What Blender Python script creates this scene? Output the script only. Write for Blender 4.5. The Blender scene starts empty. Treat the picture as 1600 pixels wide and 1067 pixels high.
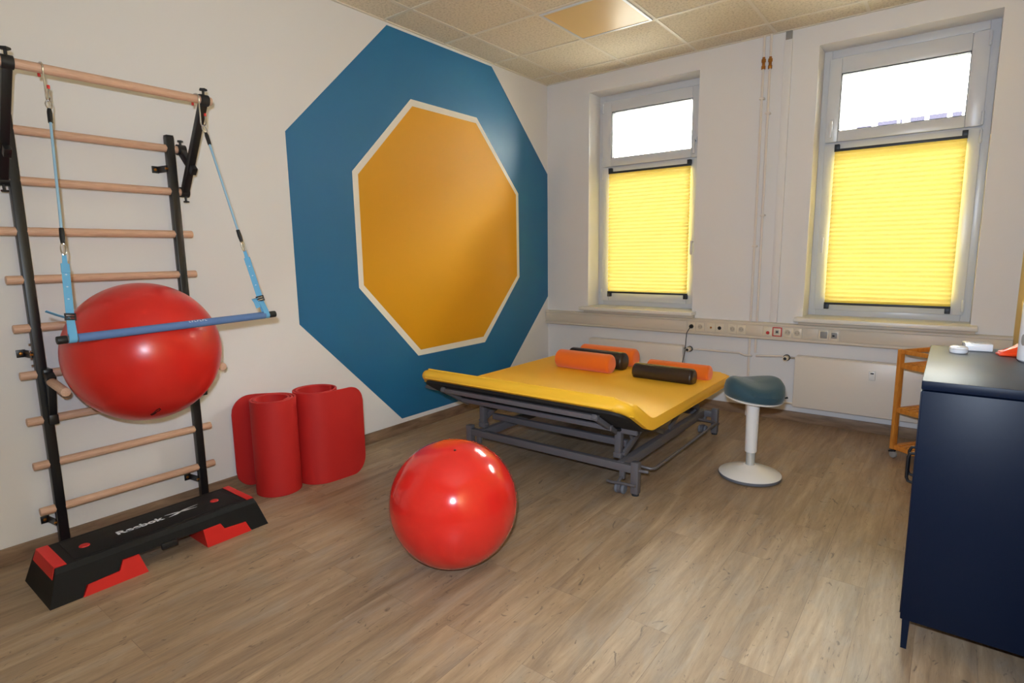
import bpy, bmesh, math, random
from mathutils import Vector, Matrix, Euler
random.seed(7)
SC = bpy.context.scene
PI = math.pi

# ------------------------------------------------------------------ camera
cd = bpy.data.cameras.new('camera'); cam = bpy.data.objects.new('camera', cd)
SC.collection.objects.link(cam); SC.camera = cam
cd.sensor_width = 36.0; cd.lens = 893.0 / 1600 * 36; cd.clip_start = 0.05
CAM = Vector((3.4243, -5.0994, 1.4153))
_y, _p, _r = 0.6555, -0.1521, -0.0140
_f = Vector((-math.sin(_y)*math.cos(_p), math.cos(_y)*math.cos(_p), math.sin(_p)))
_rt = Vector((math.cos(_y), math.sin(_y), 0)); _up = _rt.cross(_f)
_rt, _up = _rt*math.cos(_r) + _up*math.sin(_r), -_rt*math.sin(_r) + _up*math.cos(_r)
cam.matrix_world = Matrix(((_rt.x, _up.x, -_f.x, CAM.x), (_rt.y, _up.y, -_f.y, CAM.y), (_rt.z, _up.z, -_f.z, CAM.z), (0, 0, 0, 1)))

# ------------------------------------------------------------------ sky, lamps, exposure
w = bpy.data.worlds.new('sky'); SC.world = w; w.use_nodes = True
bg = w.node_tree.nodes['Background']; bg.inputs[0].default_value = (1.0, 0.99, 0.93, 1); bg.inputs[1].default_value = 62.0
def area(name, loc, target, sx, sy, power, col):
    l = bpy.data.lights.new(name, 'AREA'); l.shape = 'RECTANGLE'; l.size = sx; l.size_y = sy; l.energy = power; l.color = col
    o = bpy.data.objects.new(name, l); SC.collection.objects.link(o); o.location = loc
    o.rotation_euler = (Vector(target) - Vector(loc)).to_track_quat('-Z', 'Y').to_euler(); return o
area('camera_flash', (3.40, -5.14, 1.56), (2.15, -0.5, 2.0), 0.07, 0.05, 71, (0.82, 0.955, 1.15))
SC.view_settings.view_transform = 'Standard'; SC.view_settings.look = 'None'
SC.view_settings.exposure = 0.0; SC.view_settings.gamma = 1.0; SC.view_settings.use_curve_mapping = False

# ------------------------------------------------------------------ materials
def lin(c):
    return tuple(((v/255)/12.92 if v/255 <= 0.04045 else ((v/255+0.055)/1.055)**2.4) for v in c) + (1,)
def mat(name, col, rough=0.5, metal=0.0, bump=0.0, bscale=200.0, var=0.0, vscale=6.0, spec=0.5, sheen=0.0, coat=0.0, trans=0.0):
    m = bpy.data.materials.new(name); m.use_nodes = True
    nt = m.node_tree; b = nt.nodes['Principled BSDF']
    c = lin(col)
    b.inputs['Base Color'].default_value = c; b.inputs['Roughness'].default_value = rough
    b.inputs['Metallic'].default_value = metal; b.inputs['Specular IOR Level'].default_value = spec
    b.inputs['Sheen Weight'].default_value = sheen; b.inputs['Coat Weight'].default_value = coat
    tc = nt.nodes.new('ShaderNodeTexCoord')
    if var > 0:
        n = nt.nodes.new('ShaderNodeTexNoise'); n.inputs['Scale'].default_value = vscale; n.inputs['Detail'].default_value = 4
        nt.links.new(tc.outputs['Object'], n.inputs['Vector'])
        h = nt.nodes.new('ShaderNodeMapRange'); h.inputs['To Min'].default_value = 1-var; h.inputs['To Max'].default_value = 1+var
        nt.links.new(n.outputs['Fac'], h.inputs['Value'])
        mx = nt.nodes.new('ShaderNodeMix'); mx.data_type = 'RGBA'; mx.blend_type = 'MULTIPLY'; mx.inputs['Factor'].default_value = 1
        mx.inputs['A'].default_value = c
        nt.links.new(h.outputs['Result'], mx.inputs['B']); nt.links.new(mx.outputs['Result'], b.inputs['Base Color'])
    if bump > 0:
        n2 = nt.nodes.new('ShaderNodeTexNoise'); n2.inputs['Scale'].default_value = bscale; n2.inputs['Detail'].default_value = 3
        nt.links.new(tc.outputs['Object'], n2.inputs['Vector'])
        bp = nt.nodes.new('ShaderNodeBump'); bp.inputs['Strength'].default_value = bump; bp.inputs['Distance'].default_value = 0.01
        nt.links.new(n2.outputs['Fac'], bp.inputs['Height']); nt.links.new(bp.outputs['Normal'], b.inputs['Normal'])
    return m

def floor_material():
    m = bpy.data.materials.new('floor_planks'); m.use_nodes = True
    nt = m.node_tree; N = nt.nodes; L = nt.links; b = N['Principled BSDF']
    tc = N.new('ShaderNodeTexCoord')
    mp = N.new('ShaderNodeMapping'); mp.inputs['Rotation'].default_value = (0, 0, PI/2)
    L.new(tc.outputs['Object'], mp.inputs['Vector'])
    br = N.new('ShaderNodeTexBrick'); br.offset = 0.37; br.offset_frequency = 2
    br.inputs['Scale'].default_value = 1.0; br.inputs['Brick Width'].default_value = 1.22; br.inputs['Row Height'].default_value = 0.18
    br.inputs['Mortar Size'].default_value = 0.0012; br.inputs['Mortar Smooth'].default_value = 0.2; br.inputs['Bias'].default_value = 0.0
    br.inputs['Color1'].default_value = (0, 0, 0, 1); br.inputs['Color2'].default_value = (1, 1, 1, 1); br.inputs['Mortar'].default_value = (0.5, 0.5, 0.5, 1)
    L.new(mp.outputs['Vector'], br.inputs['Vector'])
    # per plank offset of the grain
    mul = N.new('ShaderNodeVectorMath'); mul.operation = 'SCALE'; mul.inputs['Scale'].default_value = 17.3
    L.new(br.outputs['Color'], mul.inputs[0])
    add = N.new('ShaderNodeVectorMath'); add.operation = 'ADD'
    L.new(tc.outputs['Object'], add.inputs[0]); L.new(mul.outputs['Vector'], add.inputs[1])
    def noise(scale, vec, detail=5, dist=0.0, rough=0.6):
        s = N.new('ShaderNodeMapping'); s.inputs['Scale'].default_value = vec
        L.new(add.outputs['Vector'], s.inputs['Vector'])
        n = N.new('ShaderNodeTexNoise'); n.inputs['Scale'].default_value = scale; n.inputs['Detail'].default_value = detail
        n.inputs['Distortion'].default_value = dist; n.inputs['Roughness'].default_value = rough
        L.new(s.outputs['Vector'], n.inputs['Vector']); return n
    g1 = noise(3.0, (4.2, 0.42, 1), 7, 0.55, 0.64)       # broad streaks along the plank
    g2 = noise(10.0, (9.0, 0.7, 1), 7, 0.4, 0.75)       # fine grain
    g3 = noise(2.2, (3.2, 1.1, 1), 3, 1.4)          # cloudy wear
    ramp = N.new('ShaderNodeValToRGB'); e = ramp.color_ramp.elements
    e[0].position = 0.22; e[0].color = lin((118, 99, 81)); e[1].position = 0.78; e[1].color = lin((190, 167, 138))
    k = ramp.color_ramp.elements.new(0.5); k.color = lin((160, 136, 109))
    L.new(g1.outputs['Fac'], ramp.inputs['Fac'])
    def mixc(a, bsock, fac, mode='MIX'):
        x = N.new('ShaderNodeMix'); x.data_type = 'RGBA'; x.blend_type = mode
        if isinstance(fac, float): x.inputs['Factor'].default_value = fac
        else: L.new(fac, x.inputs['Factor'])
        L.new(a, x.inputs['A'])
        if isinstance(bsock, tuple): x.inputs['B'].default_value = bsock
        else: L.new(bsock, x.inputs['B'])
        return x.outputs['Result']
    def rng(s, a, b_, lo, hi):
        r = N.new('ShaderNodeMapRange'); r.inputs['From Min'].default_value = a; r.inputs['From Max'].default_value = b_
        r.inputs['To Min'].default_value = lo; r.inputs['To Max'].default_value = hi; L.new(s, r.inputs['Value']); return r.outputs['Result']
    c = ramp.outputs['Color']
    c = mixc(c, lin((158, 146, 132)), rng(g3.outputs['Fac'], 0.48, 0.72, 0.0, 0.55))       # greyish wear
    c = mixc(c, rng(g2.outputs['Fac'], 0.25, 0.75, 0.74, 1.16), 0.8, 'MULTIPLY')
    # dark cracks and knots
    kn = noise(6.0, (2.6, 1.2, 1), 3, 2.6, 0.6)
    c = mixc(c, lin((98, 84, 72)), rng(kn.outputs['Fac'], 0.64, 0.72, 0.0, 0.8))
    ck = noise(12.0, (7.0, 0.55, 1), 5, 1.6, 0.65)
    c = mixc(c, lin((100, 84, 70)), rng(ck.outputs['Fac'], 0.60, 0.70, 0.0, 0.7))
    sep = N.new('ShaderNodeSeparateColor'); L.new(br.outputs['Color'], sep.inputs['Color'])
    c = mixc(c, rng(sep.outputs[0], 0.0, 1.0, 0.96, 1.03), 1.0, 'MULTIPLY')
    c = mixc(c, lin((96, 76, 60)), rng(br.outputs['Fac'], 0.0, 1.0, 0.0, 0.38))
    L.new(c, b.inputs['Base Color'])
    b.inputs['Roughness'].default_value = 0.42; b.inputs['Specular IOR Level'].default_value = 0.35
    bp = N.new('ShaderNodeBump'); bp.inputs['Strength'].default_value = 0.12; bp.inputs['Distance'].default_value = 0.004
    L.new(g2.outputs['Fac'], bp.inputs['Height']); L.new(bp.outputs['Normal'], b.inputs['Normal'])
    return m

def wood_material(name, c0, c1, axis_scale, rough=0.5, scale=14.0):
    m = bpy.data.materials.new(name); m.use_nodes = True
    nt = m.node_tree; N = nt.nodes; L = nt.links; b = N['Principled BSDF']
    tc = N.new('ShaderNodeTexCoord'); mp = N.new('ShaderNodeMapping'); mp.inputs['Scale'].default_value = axis_scale
    n = N.new('ShaderNodeTexNoise'); n.inputs['Scale'].default_value = scale; n.inputs['Detail'].default_value = 5; n.inputs['Distortion'].default_value = 0.5
    r = N.new('ShaderNodeValToRGB'); r.color_ramp.elements[0].position = 0.3; r.color_ramp.elements[1].position = 0.72
    r.color_ramp.elements[0].color = lin(c0); r.color_ramp.elements[1].color = lin(c1)
    L.new(tc.outputs['Object'], mp.inputs['Vector']); L.new(mp.outputs['Vector'], n.inputs['Vector'])
    L.new(n.outputs['Fac'], r.inputs['Fac']); L.new(r.outputs['Color'], b.inputs['Base Color'])
    b.inputs['Roughness'].default_value = rough; b.inputs['Specular IOR Level'].default_value = 0.4
    return m

def blind_material():
    m = bpy.data.materials.new('pleated_yellow_fabric'); m.use_nodes = True
    nt = m.node_tree; N = nt.nodes; L = nt.links
    for n in list(N): N.remove(n)
    o = N.new('ShaderNodeOutputMaterial'); d = N.new('ShaderNodeBsdfDiffuse'); t = N.new('ShaderNodeBsdfTranslucent')
    mx = N.new('ShaderNodeMixShader'); mx.inputs[0].default_value = 0.12
    tc = N.new('ShaderNodeTexCoord'); nz = N.new('ShaderNodeTexNoise'); nz.inputs['Scale'].default_value = 120
    L.new(tc.outputs['Object'], nz.inputs['Vector'])
    def col(c0, c1):
        r = N.new('ShaderNodeValToRGB'); r.color_ramp.elements[0].color = c0; r.color_ramp.elements[1].color = c1
        L.new(nz.outputs['Fac'], r.inputs['Fac']); return r.outputs['Color']
    L.new(col((0.86, 0.68, 0.14, 1), (0.90, 0.74, 0.17, 1)), d.inputs['Color'])
    L.new(col((0.67, 0.545, 0.21, 1), (0.73, 0.60, 0.25, 1)), t.inputs['Color'])
    L.new(d.outputs[0], mx.inputs[1]); L.new(t.outputs[0], mx.inputs[2]); L.new(mx.outputs[0], o.inputs[0])
    return m

def glass_material():
    m = bpy.data.materials.new('window_glass'); m.use_nodes = True
    nt = m.node_tree; N = nt.nodes; L = nt.links
    for n in list(N): N.remove(n)
    o = N.new('ShaderNodeOutputMaterial'); t = N.new('ShaderNodeBsdfTransparent'); g = N.new('ShaderNodeBsdfGlossy')
    t.inputs['Color'].default_value = (0.95, 0.97, 0.96, 1); g.inputs['Roughness'].default_value = 0.02
    fr = N.new('ShaderNodeFresnel'); fr.inputs['IOR'].default_value = 1.35
    mx = N.new('ShaderNodeMixShader'); L.new(fr.outputs[0], mx.inputs[0])
    L.new(t.outputs[0], mx.inputs[1]); L.new(g.outputs[0], mx.inputs[2]); L.new(mx.outputs[0], o.inputs[0])
    return m

def ceiling_material():
    m = mat('mineral_ceiling_tile', (226, 214, 192), 0.9)
    nt = m.node_tree; N = nt.nodes; L = nt.links; b = N['Principled BSDF']
    tc = N.new('ShaderNodeTexCoord'); v = N.new('ShaderNodeTexNoise'); v.inputs['Scale'].default_value = 60; v.inputs['Detail'].default_value = 5; v.inputs['Roughness'].default_value = 0.7
    L.new(tc.outputs['Object'], v.inputs['Vector'])
    r = N.new('ShaderNodeValToRGB'); r.color_ramp.elements[0].position = 0.38; r.color_ramp.elements[1].position = 0.52
    r.color_ramp.elements[0].color = lin((200, 187, 164)); r.color_ramp.elements[1].color = lin((228, 216, 194))
    L.new(v.outputs['Fac'], r.inputs['Fac']); L.new(r.outputs['Color'], b.inputs['Base Color'])
    bp = N.new('ShaderNodeBump'); bp.inputs['Strength'].default_value = 0.2; bp.inputs['Distance'].default_value = 0.004
    L.new(v.outputs['Fac'], bp.inputs['Height']); L.new(bp.outputs['Normal'], b.inputs['Normal'])
    return m

M = {}
M['floor'] = floor_material()
M['ceiling'] = ceiling_material()
M['grid'] = mat('ceiling_grid_bar', (226, 216, 198), 0.5, bump=0.02)
M['wall'] = mat('white_wall_paint', (229, 226, 225), 0.75, bump=0.06, bscale=350)
M['yellow_wall'] = mat('yellow_wall_paint', (236, 204, 118), 0.6, bump=0.06, bscale=350)
M['blue_paint'] = mat('petrol_blue_paint', (36, 106, 150), 0.40, bump=0.05, bscale=300, spec=0.4)
M['white_paint'] = mat('white_mural_paint', (240, 234, 222), 0.5, bump=0.05, bscale=300)
M['ochre_paint'] = mat('ochre_yellow_paint', (214, 152, 16), 0.52, bump=0.05, bscale=300, spec=0.3)
M['skirt'] = wood_material('skirting_wood', (112, 88, 68), (156, 128, 102), (6, 1, 6), 0.5, 5)
M['skirt_x'] = wood_material('skirting_wood_window_side', (112, 88, 68), (156, 128, 102), (1, 6, 6), 0.5, 5)
M['pvc'] = mat('white_window_plastic', (212, 212, 214), 0.3, bump=0.01)
M['glass'] = glass_material()
M['rubber'] = mat('dark_rubber_seal', (40, 42, 46), 0.6, bump=0.02)
M['sill'] = mat('white_sill_laminate', (232, 228, 218), 0.35, bump=0.01)
M['blind'] = blind_material()
M['anthracite'] = mat('anthracite_aluminium', (48, 52, 58), 0.45, 0.3, bump=0.02)
M['trunk'] = mat('cream_plastic_trunking', (216, 204, 186), 0.45, bump=0.02)
M['plastic'] = mat('cream_socket_plastic', (226, 214, 192), 0.35, bump=0.01)
M['socket_in'] = mat('socket_recess', (196, 184, 164), 0.5, bump=0.01)
M['red_plastic'] = mat('red_socket_frame', (205, 40, 34), 0.4, bump=0.01)
M['grey_plastic'] = mat('grey_plastic', (150, 146, 140), 0.5, bump=0.01)
M['black_plastic'] = mat('black_plastic', (26, 26, 28), 0.5, bump=0.03)
M['radiator'] = mat('white_radiator_enamel', (228, 218, 206), 0.35, bump=0.01)
M['pipe'] = mat('white_painted_pipe', (226, 216, 206), 0.4, bump=0.02)
M['brass'] = mat('brass', (176, 118, 56), 0.35, 0.9, bump=0.03)
M['chrome'] = mat('bright_steel', (205, 205, 205), 0.22, 1.0, bump=0.01)
M['black_steel'] = mat('black_powder_coat', (20, 21, 25), 0.38, 0.0, bump=0.04, bscale=500)
M['beech'] = wood_material('pale_beech_dowel', (198, 156, 130), (222, 184, 158), (20, 1.2, 20), 0.5)
M['beech_x'] = wood_material('pale_beech_handle', (202, 162, 136), (224, 188, 164), (1.2, 20, 20), 0.5)
M['ball'] = mat('red_ball_vinyl', (212, 40, 33), 0.16, var=0.03, vscale=3, spec=0.5, coat=0.3)
M['ball_satin'] = mat('red_satin_ball_vinyl', (204, 37, 31), 0.28, var=0.03, vscale=3, spec=0.5)
M['ball_mark'] = mat('dark_red_print', (70, 6, 6), 0.5, bump=0.01)
M['cord'] = mat('pale_blue_cord', (152, 190, 216), 0.75, bump=0.2, bscale=900)
M['webbing'] = mat('light_blue_webbing', (104, 172, 214), 0.7, bump=0.2, bscale=900)
M['bar_foam'] = mat('slate_blue_foam_grip', (92, 122, 172), 0.8, bump=0.08, bscale=600)
M['print'] = mat('pale_print', (225, 228, 235), 0.6, bump=0.01)
M['black_step'] = mat('black_textured_plastic', (14, 14, 15), 0.6, bump=0.15, bscale=500, spec=0.3)
M['step_red'] = mat('red_step_plastic', (206, 30, 26), 0.45, bump=0.05, bscale=300)
M['foam_red'] = mat('red_exercise_foam', (188, 26, 24), 0.66, bump=0.08, bscale=260, var=0.03)
M['yellow_cover'] = mat('yellow_upholstery', (252, 194, 48), 0.50, bump=0.04, bscale=14, var=0.02, vscale=3)
M['board'] = mat('black_underside_board', (20, 20, 22), 0.7, bump=0.05)
M['bed_steel'] = mat('grey_powder_coat', (98, 95, 99), 0.42, bump=0.03, bscale=500)
M['tube_steel'] = mat('warm_grey_tube', (112, 108, 112), 0.3, 0.4, bump=0.02)
M['orange_fabric'] = mat('orange_towelling', (238, 112, 18), 0.95, bump=0.25, bscale=420, sheen=0.3)
M['brown_leather'] = mat('dark_brown_vinyl', (48, 36, 30), 0.27, bump=0.06, bscale=60)
M['teal_fabric'] = mat('dark_teal_fabric', (38, 70, 82), 0.75, bump=0.12, bscale=500, sheen=0.25)
M['stool_white'] = mat('white_stool_plastic', (236, 232, 228), 0.3, bump=0.01)
M['stool_metal'] = mat('pale_grey_inner_tube', (204, 206, 202), 0.3, 0.3, bump=0.01)
M['grey_rubber'] = mat('grey_rubber_rim', (112, 114, 122), 0.7, bump=0.03)
M['navy'] = mat('navy_steel_cabinet', (4, 18, 40), 0.42, bump=0.04, bscale=500, spec=0.2)
M['orange_wood'] = wood_material('honey_pine', (196, 118, 42), (222, 150, 66), (6, 6, 1), 0.45, 12)
M['white_gloss'] = mat('white_gloss_plastic', (238, 238, 240), 0.2, bump=0.005)
M['orange_plastic'] = mat('orange_red_plastic', (238, 72, 26), 0.35, bump=0.02)
M['blue_plastic'] = mat('dark_blue_seal', (30, 84, 132), 0.4, bump=0.01)
M['maroon'] = mat('dark_red_rubber', (120, 40, 28), 0.6, bump=0.05)
M['acrylic'] = mat('opal_acrylic', (222, 188, 124), 0.34, spec=0.4, bump=0.004)
M['facade'] = mat('sunlit_white_facade', (238, 236, 232), 0.9, bump=0.05)
M['facade_window'] = mat('facade_window_grey', (30, 29, 38), 0.95, bump=0.01, spec=0.02)
M['pavement'] = mat('street_pavement', (150, 148, 144), 0.9, bump=0.1)

# ------------------------------------------------------------------ mesh helpers (everything is laid out in world metres)
class MB:
    def __init__(s): s.bm = bmesh.new()
    def box(s, x0, x1, y0, y1, z0, z1, bevel=0.0, seg=2, mx=None):
        r = bmesh.ops.create_cube(s.bm, size=1.0); vs = r['verts']
        for v in vs:
            v.co = Vector(((x0+x1)/2 + v.co.x*(x1-x0), (y0+y1)/2 + v.co.y*(y1-y0), (z0+z1)/2 + v.co.z*(z1-z0)))
        if bevel > 0:
            es = list({e for v in vs for e in v.link_edges})
            rr = bmesh.ops.bevel(s.bm, geom=es, offset=bevel, segments=seg, affect='EDGES', profile=0.5)
            vs = list({v for f in rr['faces'] for v in f.verts} | {v for v in vs if v.is_valid})
        if mx is not None:
            bmesh.ops.transform(s.bm, matrix=mx, verts=[v for v in vs if v.is_valid])
        return s
    def bar(s, a, b, wd, ht, bevel=0.0, up=(0, 0, 1), ext=0.0):
        a = Vector(a); b = Vector(b); d = b - a; L = d.length; x = d.normalized()
        u = Vector(up); y = u.cross(x)
        if y.length < 1e-4: y = Vector((0, 1, 0)).cross(x)
        y.normalize(); z = x.cross(y)
        mx = Matrix(((x.x, y.x, z.x, a.x), (x.y, y.y, z.y, a.y), (x.z, y.z, z.z, a.z), (0, 0, 0, 1)))
        return s.box(-ext, L+ext, -wd/2, wd/2, -ht/2, ht/2, bevel, 2, mx)
    def tube(s, pts, r, seg=12, caps=True, closed=False):
        pts = [Vector(p) for p in pts]; n = len(pts); rings = []
        rad = r if isinstance(r, (list, tuple)) else [r]*n
        T = []
        for i in range(n):
            a = pts[i-1] if (i > 0 or closed) else pts[i]; b = pts[(i+1) % n] if (i < n-1 or closed) else pts[i]
            T.append((b-a).normalized())
        ref = Vector((0, 0, 1)) if abs(T[0].z) < 0.9 else Vector((1, 0, 0))
        N0 = (ref - T[0]*ref.dot(T[0])).normalized()
        for i in range(n):
            if i: N0 = (N0 - T[i]*N0.dot(T[i])).normalized()
            B = T[i].cross(N0)
            rings.append([s.bm.verts.new(pts[i] + (N0*math.cos(2*PI*k/seg) + B*math.sin(2*PI*k/seg))*rad[i]) for k in range(seg)])
        m = n if closed else n-1
        for i in range(m):
            A = rings[i]; Bq = rings[(i+1) % n]
            for k in range(seg): s.bm.faces.new((A[k], A[(k+1) % seg], Bq[(k+1) % seg], Bq[k]))
        if caps and not closed:
            s.bm.faces.new(rings[0][::-1]); s.bm.faces.new(rings[-1])
        return s
    def rod(s, a, b, r, seg=20, ch=0.0):
        a = Vector(a); b = Vector(b)
        if ch > 0:
            d = (b-a).normalized()
            return s.tube([a, a+d*ch*0.3, a+d*ch, b-d*ch, b-d*ch*0.3, b], [r-ch, r-ch*0.3, r, r, r-ch*0.3, r-ch], seg)
        return s.tube([a, b], r, seg)
    def lathe(s, prof, c, axis='z', seg=32, mx=None):
        c = Vector(c); rings = []
        def P(r, h, t):
            if axis == 'z': return c + Vector((r*math.cos(t), r*math.sin(t), h))
            if axis == 'y': return c + Vector((r*math.sin(t), h, r*math.cos(t)))
            return c + Vector((h, r*math.cos(t), r*math.sin(t)))
        for r, h in prof:
            if r < 1e-6: rings.append([s.bm.verts.new(P(0, h, 0))])
            else: rings.append([s.bm.verts.new(P(r, h, 2*PI*k/seg)) for k in range(seg)])
        for A, Bq in zip(rings, rings[1:]):
            if len(A) == 1 and len(Bq) == 1: continue
            for k in range(seg):
                k2 = (k+1) % seg
                if len(A) == 1: s.bm.faces.new((A[0], Bq[k2], Bq[k]))
                elif len(Bq) == 1: s.bm.faces.new((A[k], A[k2], Bq[0]))
                else: s.bm.faces.new((A[k], A[k2], Bq[k2], Bq[k]))
        if mx is not None: bmesh.ops.transform(s.bm, matrix=mx, verts=[v for R in rings for v in R])
        return s
    def prism(s, poly, f, t0, t1, bevel=0.0):
        """poly: 2-D points; f(u, v, t) -> 3-D point; extruded from t0 to t1"""
        A = [s.bm.verts.new(f(u, v, t0)) for u, v in poly]; B = [s.bm.verts.new(f(u, v, t1)) for u, v in poly]
        n = len(poly); fs = [s.bm.faces.new(A[::-1]), s.bm.faces.new(B)]
        for i in range(n): fs.append(s.bm.faces.new((A[i], A[(i+1) % n], B[(i+1) % n], B[i])))
        if bevel > 0:
            bmesh.ops.bevel(s.bm, geom=list({e for q in fs for e in q.edges}), offset=bevel, segments=2, affect='EDGES', profile=0.5)
        return s
    def ribbon(s, pts, width_dir, wd, th):
        """a flat strap along pts; width_dir one vector or one per point"""
        pts = [Vector(p) for p in pts]; n = len(pts); R = []
        for i in range(n):
            t = (pts[min(i+1, n-1)] - pts[max(i-1, 0)]).normalized()
            wv = Vector(width_dir[i] if isinstance(width_dir, list) else width_dir); wv = (wv - t*wv.dot(t)).normalized(); nv = t.cross(wv)
            ww = wd[i] if isinstance(wd, list) else wd
            R.append([s.bm.verts.new(pts[i] + wv*a*ww/2 + nv*b*th/2) for a, b in ((-1, -1), (1, -1), (1, 1), (-1, 1))])
        for i in range(n-1):
            for k in range(4): s.bm.faces.new((R[i][k], R[i][(k+1) % 4], R[i+1][(k+1) % 4], R[i+1][k]))
        s.bm.faces.new(R[0][::-1]); s.bm.faces.new(R[-1]); return s

def world_of(o):
    m = o.matrix_basis.copy()
    while o.parent: o = o.parent; m = o.matrix_basis @ m
    return m
def obj(name, mb, m, parent=None, origin=None, angle=35, label=None):
    bm = mb.bm if isinstance(mb, MB) else mb
    bmesh.ops.recalc_face_normals(bm, faces=bm.faces[:])
    if parent is not None: mx = world_of(parent).inverted()
    else:
        if origin is None:
            xs = [v.co for v in bm.verts]
            origin = Vector(((min(c.x for c in xs)+max(c.x for c in xs))/2, (min(c.y for c in xs)+max(c.y for c in xs))/2, min(c.z for c in xs)))
        mx = Matrix.Translation(-Vector(origin))
    bmesh.ops.transform(bm, matrix=mx, verts=bm.verts[:])
    me = bpy.data.meshes.new(name); bm.to_mesh(me); bm.free()
    me.materials.append(M[m] if isinstance(m, str) else m)
    me.polygons.foreach_set('use_smooth', [True]*len(me.polygons)); me.set_sharp_from_angle(angle=math.radians(angle))
    o = bpy.data.objects.new(name, me); SC.collection.objects.link(o)
    if parent is not None: o.parent = parent
    else: o.location = origin
    if label: o['label'] = label
    return o
def thing(name, label, cat, loc, group=None):
    o = bpy.data.objects.new(name, None); SC.collection.objects.link(o); o.location = loc; o.empty_display_size = 0.1
    return tag(o, label, cat, group)
def tag(o, label, cat, group=None):
    o['label'] = label; o['category'] = cat
    if group: o['group'] = group
    return o
def struct(name, mb, m, parent=None, origin=None, label=None):
    o = obj(name, mb, m, parent, origin)
    if parent is None: o['kind'] = 'structure'
    if label: o['label'] = label
    return o
def copy_tree(o, parent=None):
    c = o.copy(); SC.collection.objects.link(c); c.parent = parent
    for ch in list(o.children): copy_tree(ch, c)
    return c
def arc(c, r, a0, a1, n, u=(1, 0, 0), v=(0, 0, 1)):
    c = Vector(c); u = Vector(u); v = Vector(v)
    return [c + u*r*math.cos(a0+(a1-a0)*i/n) + v*r*math.sin(a0+(a1-a0)*i/n) for i in range(n+1)]

# ================================================================== ROOM
RX, RY, RH = 3.785, -6.3, 3.10
WIN = [(0.49, 1.57), (2.485, 3.552)]; WZ0, WZ1 = 0.875, 2.946; WD = 0.40
o = struct('floor', MB().box(-0.02, RX+0.02, RY, 0.02, -0.05, 0.0), 'floor', origin=(0, 0, 0))
o = struct('wall_left', MB().box(-0.15, 0, RY, 0.40, -0.05, RH+0.15), 'wall', origin=(0, 0, 0))
o = struct('wall_right', MB().box(RX, RX+0.15, RY, 0.40, -0.05, RH+0.15), 'yellow_wall', origin=(0, 0, 0))
o = struct('wall_back', MB().box(-0.15, RX+0.15, RY-0.15, RY, -0.05, RH+0.15), 'wall', origin=(0, 0, 0))
wb = MB()
xs = [0.0, WIN[0][0], WIN[0][1], WIN[1][0], WIN[1][1], RX]
for i in range(5):
    if i in (1, 3):
        wb.box(xs[i], xs[i+1], 0, WD, -0.05, WZ0); wb.box(xs[i], xs[i+1], 0, WD, WZ1, RH+0.15)
    else: wb.box(xs[i], xs[i+1], 0, WD, -0.05, RH+0.15)
bmesh.ops.remove_doubles(wb.bm, verts=wb.bm.verts[:], dist=1e-4)
seen = {}
for f in list(wb.bm.faces):
    k = tuple(round(c, 3) for c in f.calc_center_median()); seen.setdefault(k, []).append(f)
bmesh.ops.delete(wb.bm, geom=[f for v in seen.values() if len(v) > 1 for f in v], context='FACES_ONLY')
struct('wall_window', wb, 'wall', origin=(0, 0, 0))

# ceiling: slab of tiles, metal grid, one flush light panel
S = 0.625; GA, GB = 0.296, 0.254
struct('ceiling', MB().box(0, RX, RY, 0, RH, RH+0.1), 'ceiling', origin=(0, 0, 0))
g = MB()
x = GA
while x < RX: g.box(x-0.012, x+0.012, RY, 0, RH-0.004, RH+0.004); x += S
y = -GB
while y > RY: g.box(0, RX, y-0.012, y+0.012, RH-0.005, RH+0.003); y -= S
g.box(0, 0.02, RY, 0, RH-0.006, RH+0.002); g.box(0, RX, -0.02, 0, RH-0.006, RH+0.002)
struct('trim_1', g, 'grid', origin=(0, 0, 0))
cl = thing('ceiling_light', 'square flush light panel with smooth opal cover set among the ceiling tiles', 'ceiling light', (GA+1.5*S, -GB-1.5*S, RH))
fx0, fx1, fy1, fy0 = GA+S+0.014, GA+2*S-0.014, -GB-S-0.014, -GB-2*S+0.014
f = MB()
f.box(fx0, fx1, fy0, fy0+0.018, RH-0.012, RH-0.002); f.box(fx0, fx1, fy1-0.018, fy1, RH-0.012, RH-0.002)
f.box(fx0, fx0+0.018, fy0+0.018, fy1-0.018, RH-0.012, RH-0.002); f.box(fx1-0.018, fx1, fy0+0.018, fy1-0.018, RH-0.012, RH-0.002)
obj('frame', f, 'pvc', cl)
obj('diffuser', MB().box(fx0+0.018, fx1-0.018, fy0+0.018, fy1-0.018, RH-0.009, RH-0.003), 'acrylic', cl)

# skirting boards
struct('baseboard_left', MB().box(0, 0.014, RY+0.01, -0.016, 0, 0.083, 0.002), 'skirt', origin=(0, 0, 0))
struct('baseboard_window', MB().box(0, RX, -0.014, 0, 0, 0.083, 0.002), 'skirt_x', origin=(0, 0, 0))
struct('baseboard_right', MB().box(RX-0.014, RX, RY+0.01, -0.016, 0, 0.083, 0.002), 'skirt', origin=(0, 0, 0))

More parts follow.
